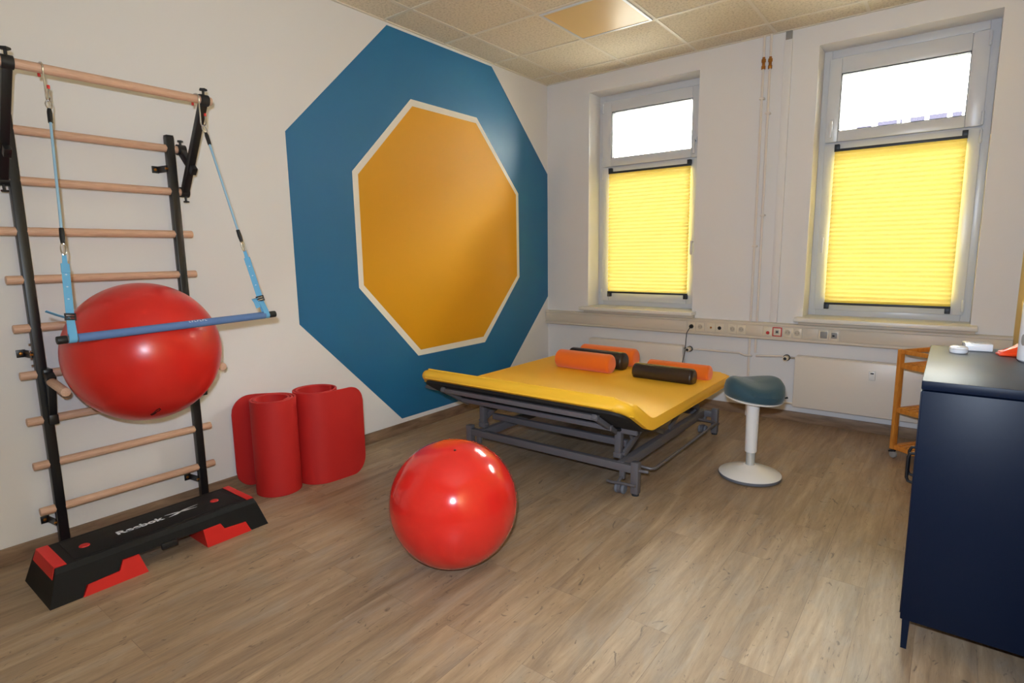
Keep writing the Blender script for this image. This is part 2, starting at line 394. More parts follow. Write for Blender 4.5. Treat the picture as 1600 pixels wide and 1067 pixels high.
# painted octagon on the left wall (points in y, z)
OUT = [(-2.094, 3.077), (-0.889, 3.073), (-0.004, 2.226), (-0.004, 0.962), (-0.87, 0.117), (-2.112, 0.117), (-2.964, 0.970), (-2.969, 2.202)]
def onleft(px, py):
    d = _f + _rt*((px-800)/893.0) - _up*((py-533.5)/893.0); t = -CAM.x/d.x; p = CAM + d*t; return (p.y, p.z)
WHT = [onleft(*q) for q in [(641.4, 154.8), (744.7, 183.9), (809.6, 302.6), (811.5, 432.5), (757.7, 534.5), (653.8, 555.6), (561, 449.8), (549.9, 267.4)]]
YEL = [onleft(*q) for q in [(643.9, 166), (743.4, 192.5), (805.9, 304.5), (807.8, 430.6), (755.2, 525.9), (657.5, 546.3), (568.4, 445.5), (559.1, 272.3)]]
mu = thing('wall_mural', 'large petrol blue octagon with white rim and ochre yellow middle painted on the left wall', 'wall painting', (0, -1.485, 0.117))
fx = lambda u, v, t: Vector((t, u, v))
obj('blue_octagon', MB().prism(OUT, fx, 0.0, 0.0008), 'blue_paint', mu, label='petrol blue outer octagon')
obj('white_octagon', MB().prism(WHT, fx, 0.0, 0.0014), 'white_paint', mu, label='white octagonal rim')
obj('ochre_octagon', MB().prism(YEL, fx, 0.0, 0.0020), 'ochre_paint', mu, label='ochre yellow inner octagon')

# ================================================================== WINDOWS
def frame_ring(mb, x0, x1, z0, z1, wl, wr, wb_, wt, y0, y1, bev=0.004):
    mb.box(x0, x0+wl, y0, y1, z0, z1, bev); mb.box(x1-wr, x1, y0, y1, z0, z1, bev)
    mb.box(x0+wl, x1-wr, y0, y1, z0, z0+wb_, bev); mb.box(x0+wl, x1-wr, y0, y1, z1-wt, z1, bev); return mb
def window(n, x0, x1, handle_left, sash):
    (gx0, gx1, gz0, gz1), (sx0, sx1, sz0, sz1), (lx0, lx1, lz0, lz1) = sash
    fr = frame_ring(MB(), x0, x1, WZ0, WZ1, sx0-x0+0.012, x1-sx1+0.012, 0.062, 0.058, 0.215, 0.285)
    fr.box(sx0+0.010, sx1-0.010, 0.217, 0.283, lz1-0.01, sz0+0.01, 0.004)
    root = struct('window_%d' % n, fr, 'pvc', origin=(x0, 0.215, WZ0))
    root['label'] = 'white plastic window frame with a small upper light and a blind over the lower pane'
    s1 = frame_ring(MB(), sx0, sx1, sz0, sz1, gx0-sx0, sx1-gx1, gz0-sz0, sz1-gz1, 0.19, 0.26, 0.006)
    u = obj('upper_sash', s1, 'pvc', root)
    sl = MB(); frame_ring(sl, gx0-0.001, gx1+0.001, gz0-0.001, gz1+0.001, 0.006, 0.006, 0.006, 0.008, 0.20, 0.255, 0)
    obj('seal', sl, 'rubber', u)
    obj('pane', MB().box(gx0, gx1, 0.236, 0.240, gz0, gz1), 'glass', u)
    s2 = frame_ring(MB(), lx0, lx1, lz0, lz1, 0.085, 0.085, 0.095, 0.075, 0.19, 0.26, 0.006)
    l = obj('lower_sash', s2, 'pvc', root)
    obj('pane', MB().box(lx0+0.085, lx1-0.085, 0.236, 0.240, lz0+0.095, lz1-0.075), 'glass', l)
    # handles (plate and lever) on the opening side, hinges on the other
    for par, zc, xh in ((u, (gz0+sz0)/2+0.10, None), (l, 1.50, None)):
        if par is u: xh = (sx0+gx0)/2 if handle_left else (sx1+gx1)/2
        else: xh = lx0+0.035 if handle_left else lx1-0.035
        h = MB().box(xh-0.015, xh+0.015, 0.180, 0.190, zc-0.035, zc+0.035, 0.003)
        h.rod((xh, 0.18, zc), (xh, 0.145, zc), 0.008, 12)
        h.box(xh-0.011, xh+0.011, 0.132, 0.148, zc-0.115, zc+0.012, 0.005)
        obj('handle', h, 'pvc', par)
    xq = sx1 - 0.004 if handle_left else sx0 + 0.004
    for par, zc in ((u, sz1-0.06), (u, sz0+0.05), (l, lz1-0.06), (l, lz0+0.07)):
        obj('hinge', MB().rod((xq, 0.186, zc-0.045), (xq, 0.186, zc+0.045), 0.009, 12, 0.002), 'pvc', par)
    sill = MB().box(x0-0.045, x1+0.04, -0.12, 0.225, WZ0-0.030, WZ0+0.004, 0.006)
    obj('window_sill', sill, 'sill', root)
    cv = MB().box(x0-0.02, x1+0.03, -0.055, 0, WZ0-0.056, WZ0-0.0325, 0.003)
    obj('sill_support', cv, 'trunk', root)
    return root
W1 = ((0.632, 1.443, 2.340, 2.780), (0.536, 1.525, 2.262, 2.880), (0.536, 1.525, 0.925, 2.250))
W2 = ((2.616, 3.406, 2.333, 2.762), (2.530, 3.506, 2.252, 2.880), (2.530, 3.506, 0.925, 2.240))
w1 = window(1, WIN[0][0], WIN[0][1], False, W1); w1['label'] = 'left-hand white window beside the painted wall'
w2 = window(2, WIN[1][0], WIN[1][1], True, W2); w2['label'] = 'white window at the right above the blue cabinet'

def blind(x0, x1, z0, z1, label):
    t = thing('pleated_blind', label, 'blind', ((x0+x1)/2, 0.17, z0), 'yellow pleated blinds on the windows')
    n = 34; bm = bmesh.new(); rows = []
    zt, zb = z1-0.018, z0+0.016
    for i in range(2*n+1):
        z = zt + (zb-zt)*i/(2*n); yy = 0.172 if i % 2 else 0.156
        rows.append([bm.verts.new((x0+0.003, yy, z)), bm.verts.new((x1-0.003, yy, z))])
    for a, b in zip(rows, rows[1:]): bm.faces.new((a[0], a[1], b[1], b[0]))
    fo = obj('fabric', bm, 'blind', t, angle=10)
    obj('top_rail', MB().box(x0, x1, 0.152, 0.176, z1-0.020, z1, 0.002), 'anthracite', t)
    obj('bottom_rail', MB().box(x0, x1, 0.152, 0.176, z0, z0+0.018, 0.002), 'anthracite', t)
    for xc in (x0+0.017, x1-0.017):
        obj('bracket', MB().box(xc-0.017, xc+0.017, 0.150, 0.189, z1-0.004, z1+0.036, 0.003), 'anthracite', t)
        obj('bracket', MB().box(xc-0.017, xc+0.017, 0.150, 0.189, z0-0.036, z0+0.004, 0.003), 'anthracite', t)
    obj('grip', MB().box((x0+x1)/2-0.03, (x0+x1)/2+0.03, 0.146, 0.153, z0+0.004, z0+0.014, 0.002), 'anthracite', t)
    return t
blind(0.625, 1.458, 1.006, 2.205, 'yellow pleated blind on the window next to the painted octagon wall')
blind(2.607, 3.432, 0.972, 2.192, 'yellow pleated blind on the right-hand window above the wooden trolley')

FWIN = [(0.72, 1.10, 3.9, 5.12), (1.26, 1.75, 3.9, 5.19), (1.82, 1.88, 3.9, 5.19), (2.07, 2.41, 3.9, 5.20), (2.52, 2.94, 3.9, 5.21), (3.05, 3.27, 3.9, 5.20), (3.33, 3.50, 3.9, 5.48), (-2.2, -1.5, 3.4, 4.6), (-0.9, -0.2, 3.4, 4.6), (0.8, 1.6, 0.4, 2.0), (2.4, 3.2, 0.4, 2.0)]
# the house across the street, seen through the upper pane
hb = thing('apartment_building', 'overexposed white house across the street with a row of pale windows', 'building', (4, 16.0, -6))
obj('wall', MB().box(-14, 30, 16, 24, -6, 9.0), 'facade', hb)
obj('roof', MB().box(-14.4, 30.4, 15.6, 24.4, 9.0, 9.3, 0.03), 'facade', hb)
for xa, xb, za, zb in FWIN:
    obj('window', MB().box(xa, xb, 15.95, 16.02, za, zb), 'facade_window', hb)
struct('ground_street', MB().box(-30, 40, 0.6, 40, -6.2, -6.0), 'pavement', origin=(0, 0, -6))

# ================================================================== SERVICES ON THE WINDOW WALL
TY = -0.058
tr = thing('cable_trunking', 'long cream plastic cable trunking running under both windows', 'cable trunking', (1.9, -0.03, 0.675))
prof = [(0, 0.675), (TY+0.008, 0.675), (TY, 0.683), (TY, 0.699), (TY+0.005, 0.702), (TY+0.005, 0.794), (TY, 0.797), (TY, 0.812), (TY+0.008, 0.818), (0, 0.818)]
obj('channel', MB().prism(prof, lambda u, v, t: Vector((t, u, v)), 0.004, RX-0.002), 'trunk', tr)
for a, b in ((0.01, 1.545), (2.06, 2.20), (2.505, 2.615), (2.77, 3.78)):
    obj('cover', MB().box(a, b, TY-0.0005, TY+0.006, 0.704, 0.792, 0.001), 'trunk', tr)
# sockets
def socket(x, kind, label):
    z = 0.748; y = TY+0.004
    t = thing('power_socket' if kind in ('schuko', 'plug', 'red') else 'wall_outlet', label, 'socket', (x, y, z-0.04), 'outlets in the cable trunking')
    fm = MB(); frame_ring(fm, x-0.036, x+0.036, z-0.038, z+0.038, 0.008, 0.008, 0.008, 0.008, y-0.009, y, 0.002)
    obj('frame', fm, 'red_plastic' if kind in ('red',) else 'plastic', t, label='red frame' if kind == 'red' else None)
    obj('plate', MB().box(x-0.029, x+0.029, y-0.007, y-0.0005, z-0.031, z+0.031, 0.001), 'plastic', t)
    if kind == 'schuko':
        obj('recess', MB().lathe([(0, -0.0072), (0.017, -0.0072), (0.0195, -0.0095), (0.0205, -0.0095), (0.0205, -0.0065), (0, -0.0065)], (x, y, z), 'y', 28), 'socket_in', t)
        for q in (-0.0095, 0.0095):
            obj('contact', MB().lathe([(0, -0.0078), (0.0026, -0.0078), (0.0026, -0.007), (0, -0.007)], (x+q, y, z), 'y', 10), 'black_plastic', t)
    elif kind == 'red':
        obj('insert', MB().box(x-0.013, x+0.013, y-0.0085, y-0.0068, z-0.013, z+0.013, 0.001), 'grey_plastic', t)
        obj('contact', MB().box(x-0.006, x+0.006, y-0.0095, y-0.0083, z-0.006, z+0.006, 0.001), 'black_plastic', t)
    elif kind == 'jack':
        obj('insert', MB().box(x-0.008, x+0.008, y-0.0095, y-0.0068, z-0.008, z+0.008, 0.001), 'brass', t)
    elif kind == 'dark':
        obj('insert', MB().lathe([(0, -0.011), (0.014, -0.011), (0.016, -0.008), (0.016, -0.0065), (0, -0.0065)], (x, y, z), 'y', 20), 'black_plastic', t)
    elif kind == 'switch':
        obj('rocker', MB().box(x-0.024, x+0.024, y-0.011, y-0.0068, z-0.026, z+0.026, 0.003), 'grey_plastic', t)
    elif kind == 'data':
        obj('insert', MB().box(x-0.020, x+0.020, y-0.010, y-0.0068, z-0.022, z+0.022, 0.002), 'grey_plastic', t)
        obj('port', MB().box(x-0.012, x+0.004, y-0.0115, y-0.0095, z-0.008, z+0.004, 0.0005), 'black_plastic', t)
    elif kind == 'lamp':
        obj('indicator', MB().lathe([(0, -0.016), (0.010, -0.014), (0.014, -0.008), (0.014, -0.0065), (0, -0.0065)], (x, y, z-0.012), 'y', 20), 'red_plastic', t)
    return t
for x, k, lb in [(1.594, 'schuko', 'socket under the left-hand window with the dark round plug in it'),
                 (1.672, 'schuko', 'empty round socket immediately right of the plugged-in dark plug'),
                 (1.768, 'jack', 'outlet with a small square brass port between a round socket and a black outlet'),
                 (1.842, 'dark', 'outlet with a round black insert in the trunking'),
                 (1.953, 'schuko', 'round socket immediately right of the outlet with the black insert'),
                 (2.026, 'schuko', 'round socket just left of where the two heating pipes meet the trunking'),
                 (2.240, 'lamp', 'outlet with a red round indicator left of the red framed socket'),
                 (2.312, 'red', 'square socket with a bright red frame'),
                 (2.392, 'schuko', 'round socket immediately right of the red framed socket'),
                 (2.463, 'schuko', 'round socket under the left end of the right-hand window sill'),
                 (2.655, 'switch', 'grey rocker plate below the right-hand window sill'),
                 (2.728, 'data', 'grey data outlet right of the grey rocker plate')]:
    socket(x, k, lb)
pc = thing('appliance_lead', 'thin dark cord hanging from the black plug down behind the yellow treatment table', 'cord', (1.594, -0.09, 0.30))
obj('plug', MB().lathe([(0, -0.036), (0.008, -0.036), (0.015, -0.028), (0.0185, -0.012), (0.0185, -0.0035), (0, -0.0035)], (1.594, TY, 0.748), 'y', 20), 'black_plastic', pc)
obj('cable', MB().tube([(1.594, TY-0.03, 0.742), (1.585, TY-0.045, 0.725), (1.565, TY-0.04, 0.69), (1.558, TY-0.035, 0.62), (1.552, -0.09, 0.52), (1.535, -0.11, 0.40), (1.53, -0.12, 0.22), (1.52, -0.13, 0.02)], 0.0035, 8), 'black_plastic', pc)

# vertical cable duct and the heating pipes
cdct = thing('cable_duct', 'flat white vertical cable duct from ceiling to trunking beside the right window', 'cable duct', (2.268, -0.01, 0.82))
obj('duct_cover', MB().box(2.238, 2.296, -0.022, 0, 0.82, 3.03, 0.004), 'wall', cdct)
obj('duct_base', MB().box(2.244, 2.290, -0.016, 0, 3.03, 3.094, 0.002), 'grey_plastic', cdct)
def hpipe(x, label, zclips, zend, zc, branch_x, bz):
    t = thing('heating_pipe', label, 'pipe', (x, -0.04, zend), 'vertical heating pipes between the windows')
    obj('pipe', MB().rod((x, -0.035 if zend > .5 else -0.04, zend), (x, -0.035, 3.09), 0.0095, 14), 'pipe', t)
    c = MB().lathe([(0.0096, -0.045), (0.016, -0.045), (0.016, -0.02), (0.012, -0.018), (0.012, 0.005), (0.017, 0.008), (0.017, 0.03), (0.011, 0.034), (0.011, 0.045), (0.0096, 0.045)], (x, -0.035, zc), 'z', 8)
    obj('coupling', c, 'brass', t)
    for z in zclips:
        obj('pipe_clip', MB().box(x-0.018, x+0.018, -0.047, 0, z-0.008, z+0.008, 0.003), 'pipe', t)
    return t
hpipe(2.094, 'left one of the two thin white heating pipes between the windows', (2.62, 1.45), 0.0, 2.885, 1, 1)
hpipe(2.144, 'right one of the two thin white heating pipes between the windows', (2.50, 1.70), 0.555, 2.88, 1, 1)
def tube_h(label, pts):
    t = obj('heating_pipe', MB().tube(pts, 0.0085, 12), 'pipe'); tag(t, label, 'pipe'); return t
tube_h('thin horizontal pipe from the right-hand pipe across to the left radiator valve',
       [(1.62, -0.075, 0.543), (1.66, -0.055, 0.543), (2.02, -0.055, 0.543), (2.06, -0.075, 0.532), (2.128, -0.075, 0.532)])
tube_h('thin horizontal pipe from the right-hand pipe to the valve of the right radiator',
       [(2.160, -0.075, 0.536), (2.36, -0.06, 0.548), (2.386, -0.075, 0.549)])
tube_h('thin white pipe stub joining the lower corner of the right radiator',
       [(2.160, -0.05, 0.162), (2.36, -0.05, 0.162), (2.40, -0.06, 0.162), (2.462, -0.07, 0.162)])
# radiators
def radiator(x0, x1, label, valve_left):
    t = thing('radiator', label, 'radiator', ((x0+x1)/2, -0.06, 0.148), 'flat panel radiators under the windows')
    obj('panel', MB().box(x0, x1, -0.108, -0.035, 0.148, 0.566, 0.008), 'radiator', t)
    g = MB(); g.box(x0+0.01, x1-0.01, -0.100, -0.042, 0.5665, 0.570)
    obj('top_grille', g, 'radiator', t)
    for xb in (x0+0.18, x1-0.18): obj('wall_bracket', MB().box(xb-0.015, xb+0.015, -0.035, 0, 0.25, 0.48, 0.002), 'radiator', t)
    s = -1 if valve_left else 1; xv = x0 if valve_left else x1
    v = MB().rod((xv, -0.075, 0.545), (xv+s*0.055, -0.075, 0.547), 0.009, 12)
    vb = obj('valve', v, 'chrome', t)
    xh = xv+s*0.062
    hd = MB().lathe([(0, -0.075), (0.013, -0.075), (0.019, -0.07), (0.021, -0.02), (0.017, 0.0), (0.017, 0.018), (0, 0.018)], (xh, -0.085, 0.547), 'y', 20)
    th = obj('thermostat_head', hd, 'plastic', vb)
    return t, th, xh
r1, th1, xh1 = radiator(0.56, 1.535, 'flat white panel radiator under the left-hand window behind the bolsters', False)
r2, th2, xh2 = radiator(2.466, 3.45, 'flat white panel radiator under the right window behind the stool', True)
for th, xh, root in ((th1, xh1, r1), (th2, xh2, r2)):
    obj('black_ring', MB().lathe([(0.0212, -0.020), (0.026, -0.018), (0.026, -0.002), (0.0175, 0.0)], (xh, -0.085, 0.547), 'y', 20), 'black_plastic', root)
    obj('black_cap', MB().lathe([(0, -0.0775), (0.012, -0.0765), (0.0125, -0.074), (0, -0.074)], (xh, -0.085, 0.547), 'y', 20), 'black_plastic', root)
hm = obj('heat_meter', MB().box(2.985, 3.026, -0.128, -0.108, 0.435, 0.505, 0.004), 'stool_white', r2)
obj('meter_display', MB().box(2.995, 3.016, -0.1295, -0.1275, 0.484, 0.494, 0.001), 'black_plastic', hm)

# ================================================================== WALL BARS
PX, PYL, PYR = 0.09, -4.365, -3.704
wbs = thing('wall_bars', 'black steel wall bars with nine pale beech rungs and a pull-up arm on top', 'wall bars', (PX, -4.035, 0))
for py in (PYL, PYR):
    p = obj('post', MB().box(PX-0.02, PX+0.02, py-0.02, py+0.02, 0.0, 2.05, 0.004), 'black_steel', wbs)
    obj('post_cap', MB().box(PX-0.019, PX+0.019, py-0.019, py+0.019, 2.05, 2.056, 0.003), 'black_plastic', p)
    for zb in (0.165, 0.987, 1.885):
        b = MB()
        b.box(0.0, 0.006, py-0.062, py-0.028, zb-0.018, zb+0.018, 0.001)
        b.bar((0.004, py-0.034, zb), (PX-0.004, py-0.022, zb), 0.004, 0.034)
        k = obj('wall_bracket', b, 'black_steel', wbs)
        sc = MB().lathe([(0, 0.0125), (0.006, 0.011), (0.0085, 0.006), (0, 0.006)], (0, py-0.046, zb), 'x', 12)
        obj('screw', MB().lathe([(0, -0.012), (0.006, -0.011), (0.006, 0.0), (0, 0.0)], (PX, py-0.02, zb), 'y', 10), 'brass', k)
        obj('screw', sc, 'brass', k)
for k in range(4):
    zz = 0.935 + 0.033*k
    obj('screw', MB().lathe([(0, -0.012), (0.005, -0.010), (0.005, 0.0), (0, 0.0)], (PX-0.008, PYL-0.02, zz), 'y', 10), 'chrome', wbs)
RZ = [0.238, 0.462, 0.676, 0.893, 1.110, 1.330, 1.545, 1.768, 1.988]
for z in RZ:
    obj('rung', MB().rod((PX, -4.443, z), (PX, -3.632, z), 0.0195, 20, 0.003), 'beech', wbs)
# pull-up arms: rod, two arms, two struts, clamps and star knobs
pu = obj('pull_up_rod', MB().rod((0.40, -4.44, 2.190), (0.40, -3.615, 2.190), 0.0195, 20, 0.003), 'beech', wbs)
for yy in (-4.405, -3.652):
    a0 = Vector((PX+0.012, yy, 1.772)); a1 = Vector((0.395, yy, 2.185))
    am = MB().bar(a0, a1, 0.034, 0.034, 0.003, (0, 1, 0))
    arm = obj('pull_up_arm', am, 'black_steel', wbs)
    for c, nm in ((Vector((0.40, yy, 2.190)), 1), (Vector((PX, yy, 1.768)), 0)):
        cl_ = MB().lathe([(0.020, -0.02), (0.027, -0.02), (0.027, 0.02), (0.020, 0.02)], c, 'y', 16)
        obj('clamp', cl_, 'black_plastic', arm)
    kb = MB().rod((0.403, yy, 2.214), (0.403, yy, 2.236), 0.006, 10)
    kb.lathe([(0, 0.0), (0.018, 0.001), (0.020, 0.005), (0.018, 0.010), (0, 0.012)], (0.403, yy, 2.234), 'z', 5)
    obj('star_knob', kb, 'black_plastic', arm)
    kb = MB().rod((PX+0.01, yy, 1.744), (PX+0.014, yy, 1.722), 0.006, 10)
    kb.lathe([(0, 0.0), (0.014, 0.002), (0.016, 0.006), (0.014, 0.010), (0, 0.012)], (PX+0.014, yy, 1.712), 'z', 5)
    obj('star_knob', kb, 'black_plastic', arm)
    st = MB().bar((PX, yy+0.004, 1.988), (0.222, yy+0.004, 1.862), 0.028, 0.042, 0.003)
    st.lathe([(0.020, -0.02), (0.028, -0.02), (0.028, 0.02), (0.020, 0.02)], (PX, yy+0.004, 1.988), 'y', 16)
    st.rod((PX, yy+0.004, 2.012), (PX, yy+0.004, 2.03), 0.006, 10); st.lathe([(0, 0), (0.015, 0.001), (0.015, 0.009), (0, 0.011)], (PX, yy+0.004, 2.028), 'z', 5)
    obj('strut', st, 'black_steel', wbs)
# dip handles that hold the ball
for yy in (-4.350, -3.668):
    d = MB().box(PX-0.02, PX+0.055, yy-0.018, yy+0.018, 0.872, 0.918, 0.004)
    d.bar((PX+0.045, yy, 0.885), (PX+0.085, yy, 0.862), 0.036, 0.05, 0.004)
    d.bar((PX+0.075, yy, 0.86), (PX+0.022, yy, 0.69), 0.03, 0.03, 0.003, (0, 1, 0))
    d.bar((PX+0.030, yy-0.002, 0.88), (PX+0.030, yy-0.002, 0.70), 0.012, 0.02, 0.002, (0, 1, 0))
    d.box(PX-0.02, PX+0.045, yy-0.018, yy+0.018, 0.652, 0.700, 0.004)
    b = obj('dip_bracket', d, 'black_steel', wbs)
    obj('dip_handle', MB().rod((PX+0.08, yy, 0.862), (0.40, yy-0.008, 0.846), 0.0195, 20, 0.003), 'beech_x', b)

# ball clamped between the dip handles and the trapeze bar
BC = Vector((0.420, -4.041, 0.983)); BR = 0.3235
def ball(name, c, r, m, squash=1.0):
    bm = bmesh.new(); bmesh.ops.create_uvsphere(bm, u_segments=96, v_segments=64, radius=r)
    for v in bm.verts:
        # faint moulded latitude ribs
        la = math.asin(max(-1, min(1, v.co.z/r)))
        k = 1 + 0.0006*math.cos(la*46)
        v.co *= k; v.co.z *= squash
    return bm
bm = ball('b', BC, BR, None)
bmesh.ops.rotate(bm, cent=(0, 0, 0), matrix=Matrix.Rotation(0.9, 3, 'Y'), verts=bm.verts[:]); bmesh.ops.translate(bm, vec=BC, verts=bm.verts[:])
b1 = thing('exercise_ball', 'big red gym ball held against the wall bars behind the blue bar', 'exercise ball', (BC.x, BC.y, BC.z-BR))
obj('ball_skin', bm, 'ball_satin', b1, angle=80)
# small printed mark low on the ball, following its surface
def onball(c, r, az, el, lift=0.0012):
    return c + Vector((math.cos(el)*math.cos(az), math.cos(el)*math.sin(az), math.sin(el)))*(r+lift)
az0 = math.atan2(CAM.y-BC.y, CAM.x-BC.x)
mk = MB()
cur = [(-0.03, -0.95), (0.02, -0.92), (0.06, -0.87), (0.09, -0.83), (0.13, -0.80), (0.15, -0.83), (0.13, -0.87), (0.09, -0.88)]
mk.tube([onball(BC, BR, az0+a, e_, 0.0) for a, e_ in cur], 0.0035, 6)
mk.tube([onball(BC, BR, az0+a, e_, 0.0) for a, e_ in [(-0.02, -0.97), (0.04, -0.945), (0.08, -0.90)]], 0.0035, 6)
obj('printed_mark', mk, 'ball_mark', b1, label='small dark printed mark')

FC = Vector((1.686, -3.297, 0.2895))
bm = ball('b', FC, 0.2925, None, 0.990)
bmesh.ops.translate(bm, vec=FC, verts=bm.verts[:])
b2 = thing('exercise_ball', 'glossy red gym ball lying on the floor in the middle of the room', 'exercise ball', (FC.x, FC.y, 0))
obj('ball_skin', bm, 'ball', b2, angle=80)
vd = (CAM-FC).normalized(); vr = Vector((-vd.y, vd.x, 0)).normalized()
pv = (vd*0.35 + Vector((0, 0, 1))*0.93 + vr*0.05).normalized()
q = pv.to_track_quat('Z', 'Y').to_matrix().to_4x4(); q.translation = FC
obj('valve_plug', MB().lathe([(0, 0.2925), (0.004, 0.2922), (0.006, 0.2910), (0.006, 0.289), (0, 0.289)], (0, 0, 0), 'z', 12, q), 'ball_mark', b2)

# ================================================================== SLING TRAINER
HL, HR = Vector((0.40, -4.298, 2.190)), Vector((0.40, -3.690, 2.190))
def s_hook(c, label, tilt):
    r = 0.0035; R = 0.0235
    up = arc(c, R, math.radians(-25), math.radians(180), 14, (tilt[0], tilt[1], 0), (0, 0, 1))
    # hook over the rod, straight shank, lower hook
    u = Vector((tilt[0], tilt[1], 0))
    pts = up[::-1]
    pts = [pts[0] + Vector((0, 0, -0.022))] + pts
    down0 = c + u*R*math.cos(math.radians(-25)) + Vector((0, 0, -0.014))
    low = c + u*(R*0.9) + Vector((0, 0, -0.115))
    pts = pts + [down0, low]
    c2 = low + u*0.017
    pts += arc(c2, 0.017, PI, 2*PI, 10, u, (0, 0, 1))[1:]
    pts += [c2 + u*0.018 + Vector((0, 0, 0.035))]
    t = thing('s_hook', label, 'hook', c + Vector((0, 0, -0.135)), 'silver hooks on the pull-up rod')
    obj('wire', MB().tube(pts, r, 10), 'chrome', t)
    for e, d in ((pts[0], (pts[0]-pts[1]).normalized()), (pts[-1], (pts[-1]-pts[-2]).normalized())):
        obj('red_tip', MB().rod(e - d*0.008, e + d*0.006, 0.0055, 10, 0.001), 'red_plastic', t)
    return c2 + Vector((0, 0, -0.017))
lowL = s_hook(HL, 'silver hook on the upper rod holding the left blue cord', (0.998, 0.06))
lowR = s_hook(HR, 'silver hook with red tips on the upper rod holding the right blue cord', (0.97, 0.24))
BARX = BC.x + math.sqrt(BR**2 - (1.122-BC.z)**2) + 0.018
EL, ER = Vector((BARX, -4.447, 1.112)), Vector((BARX, -3.550, 1.133))
slg = thing('sling_trainer', 'light blue cords and straps carrying a slate blue grip bar across the red ball', 'sling trainer', (BARX, -4.0, 1.10))
bd = (ER-EL).normalized()
bar = obj('grip_bar', MB().rod(EL + bd*0.068, ER - bd*0.055, 0.0172, 24, 0.002), 'bar_foam', slg)
core = MB().rod(EL + bd*0.02, EL + bd*0.068, 0.0135, 20); core.rod(ER - bd*0.055, ER - bd*0.02, 0.0135, 20)
obj('bar_tube', core, 'bed_steel', slg)
for e, s in ((EL, 1), (ER, -1)):
    obj('end_cap', MB().rod(e, e + bd*s*0.034, 0.0158, 20, 0.003), 'black_plastic', slg)
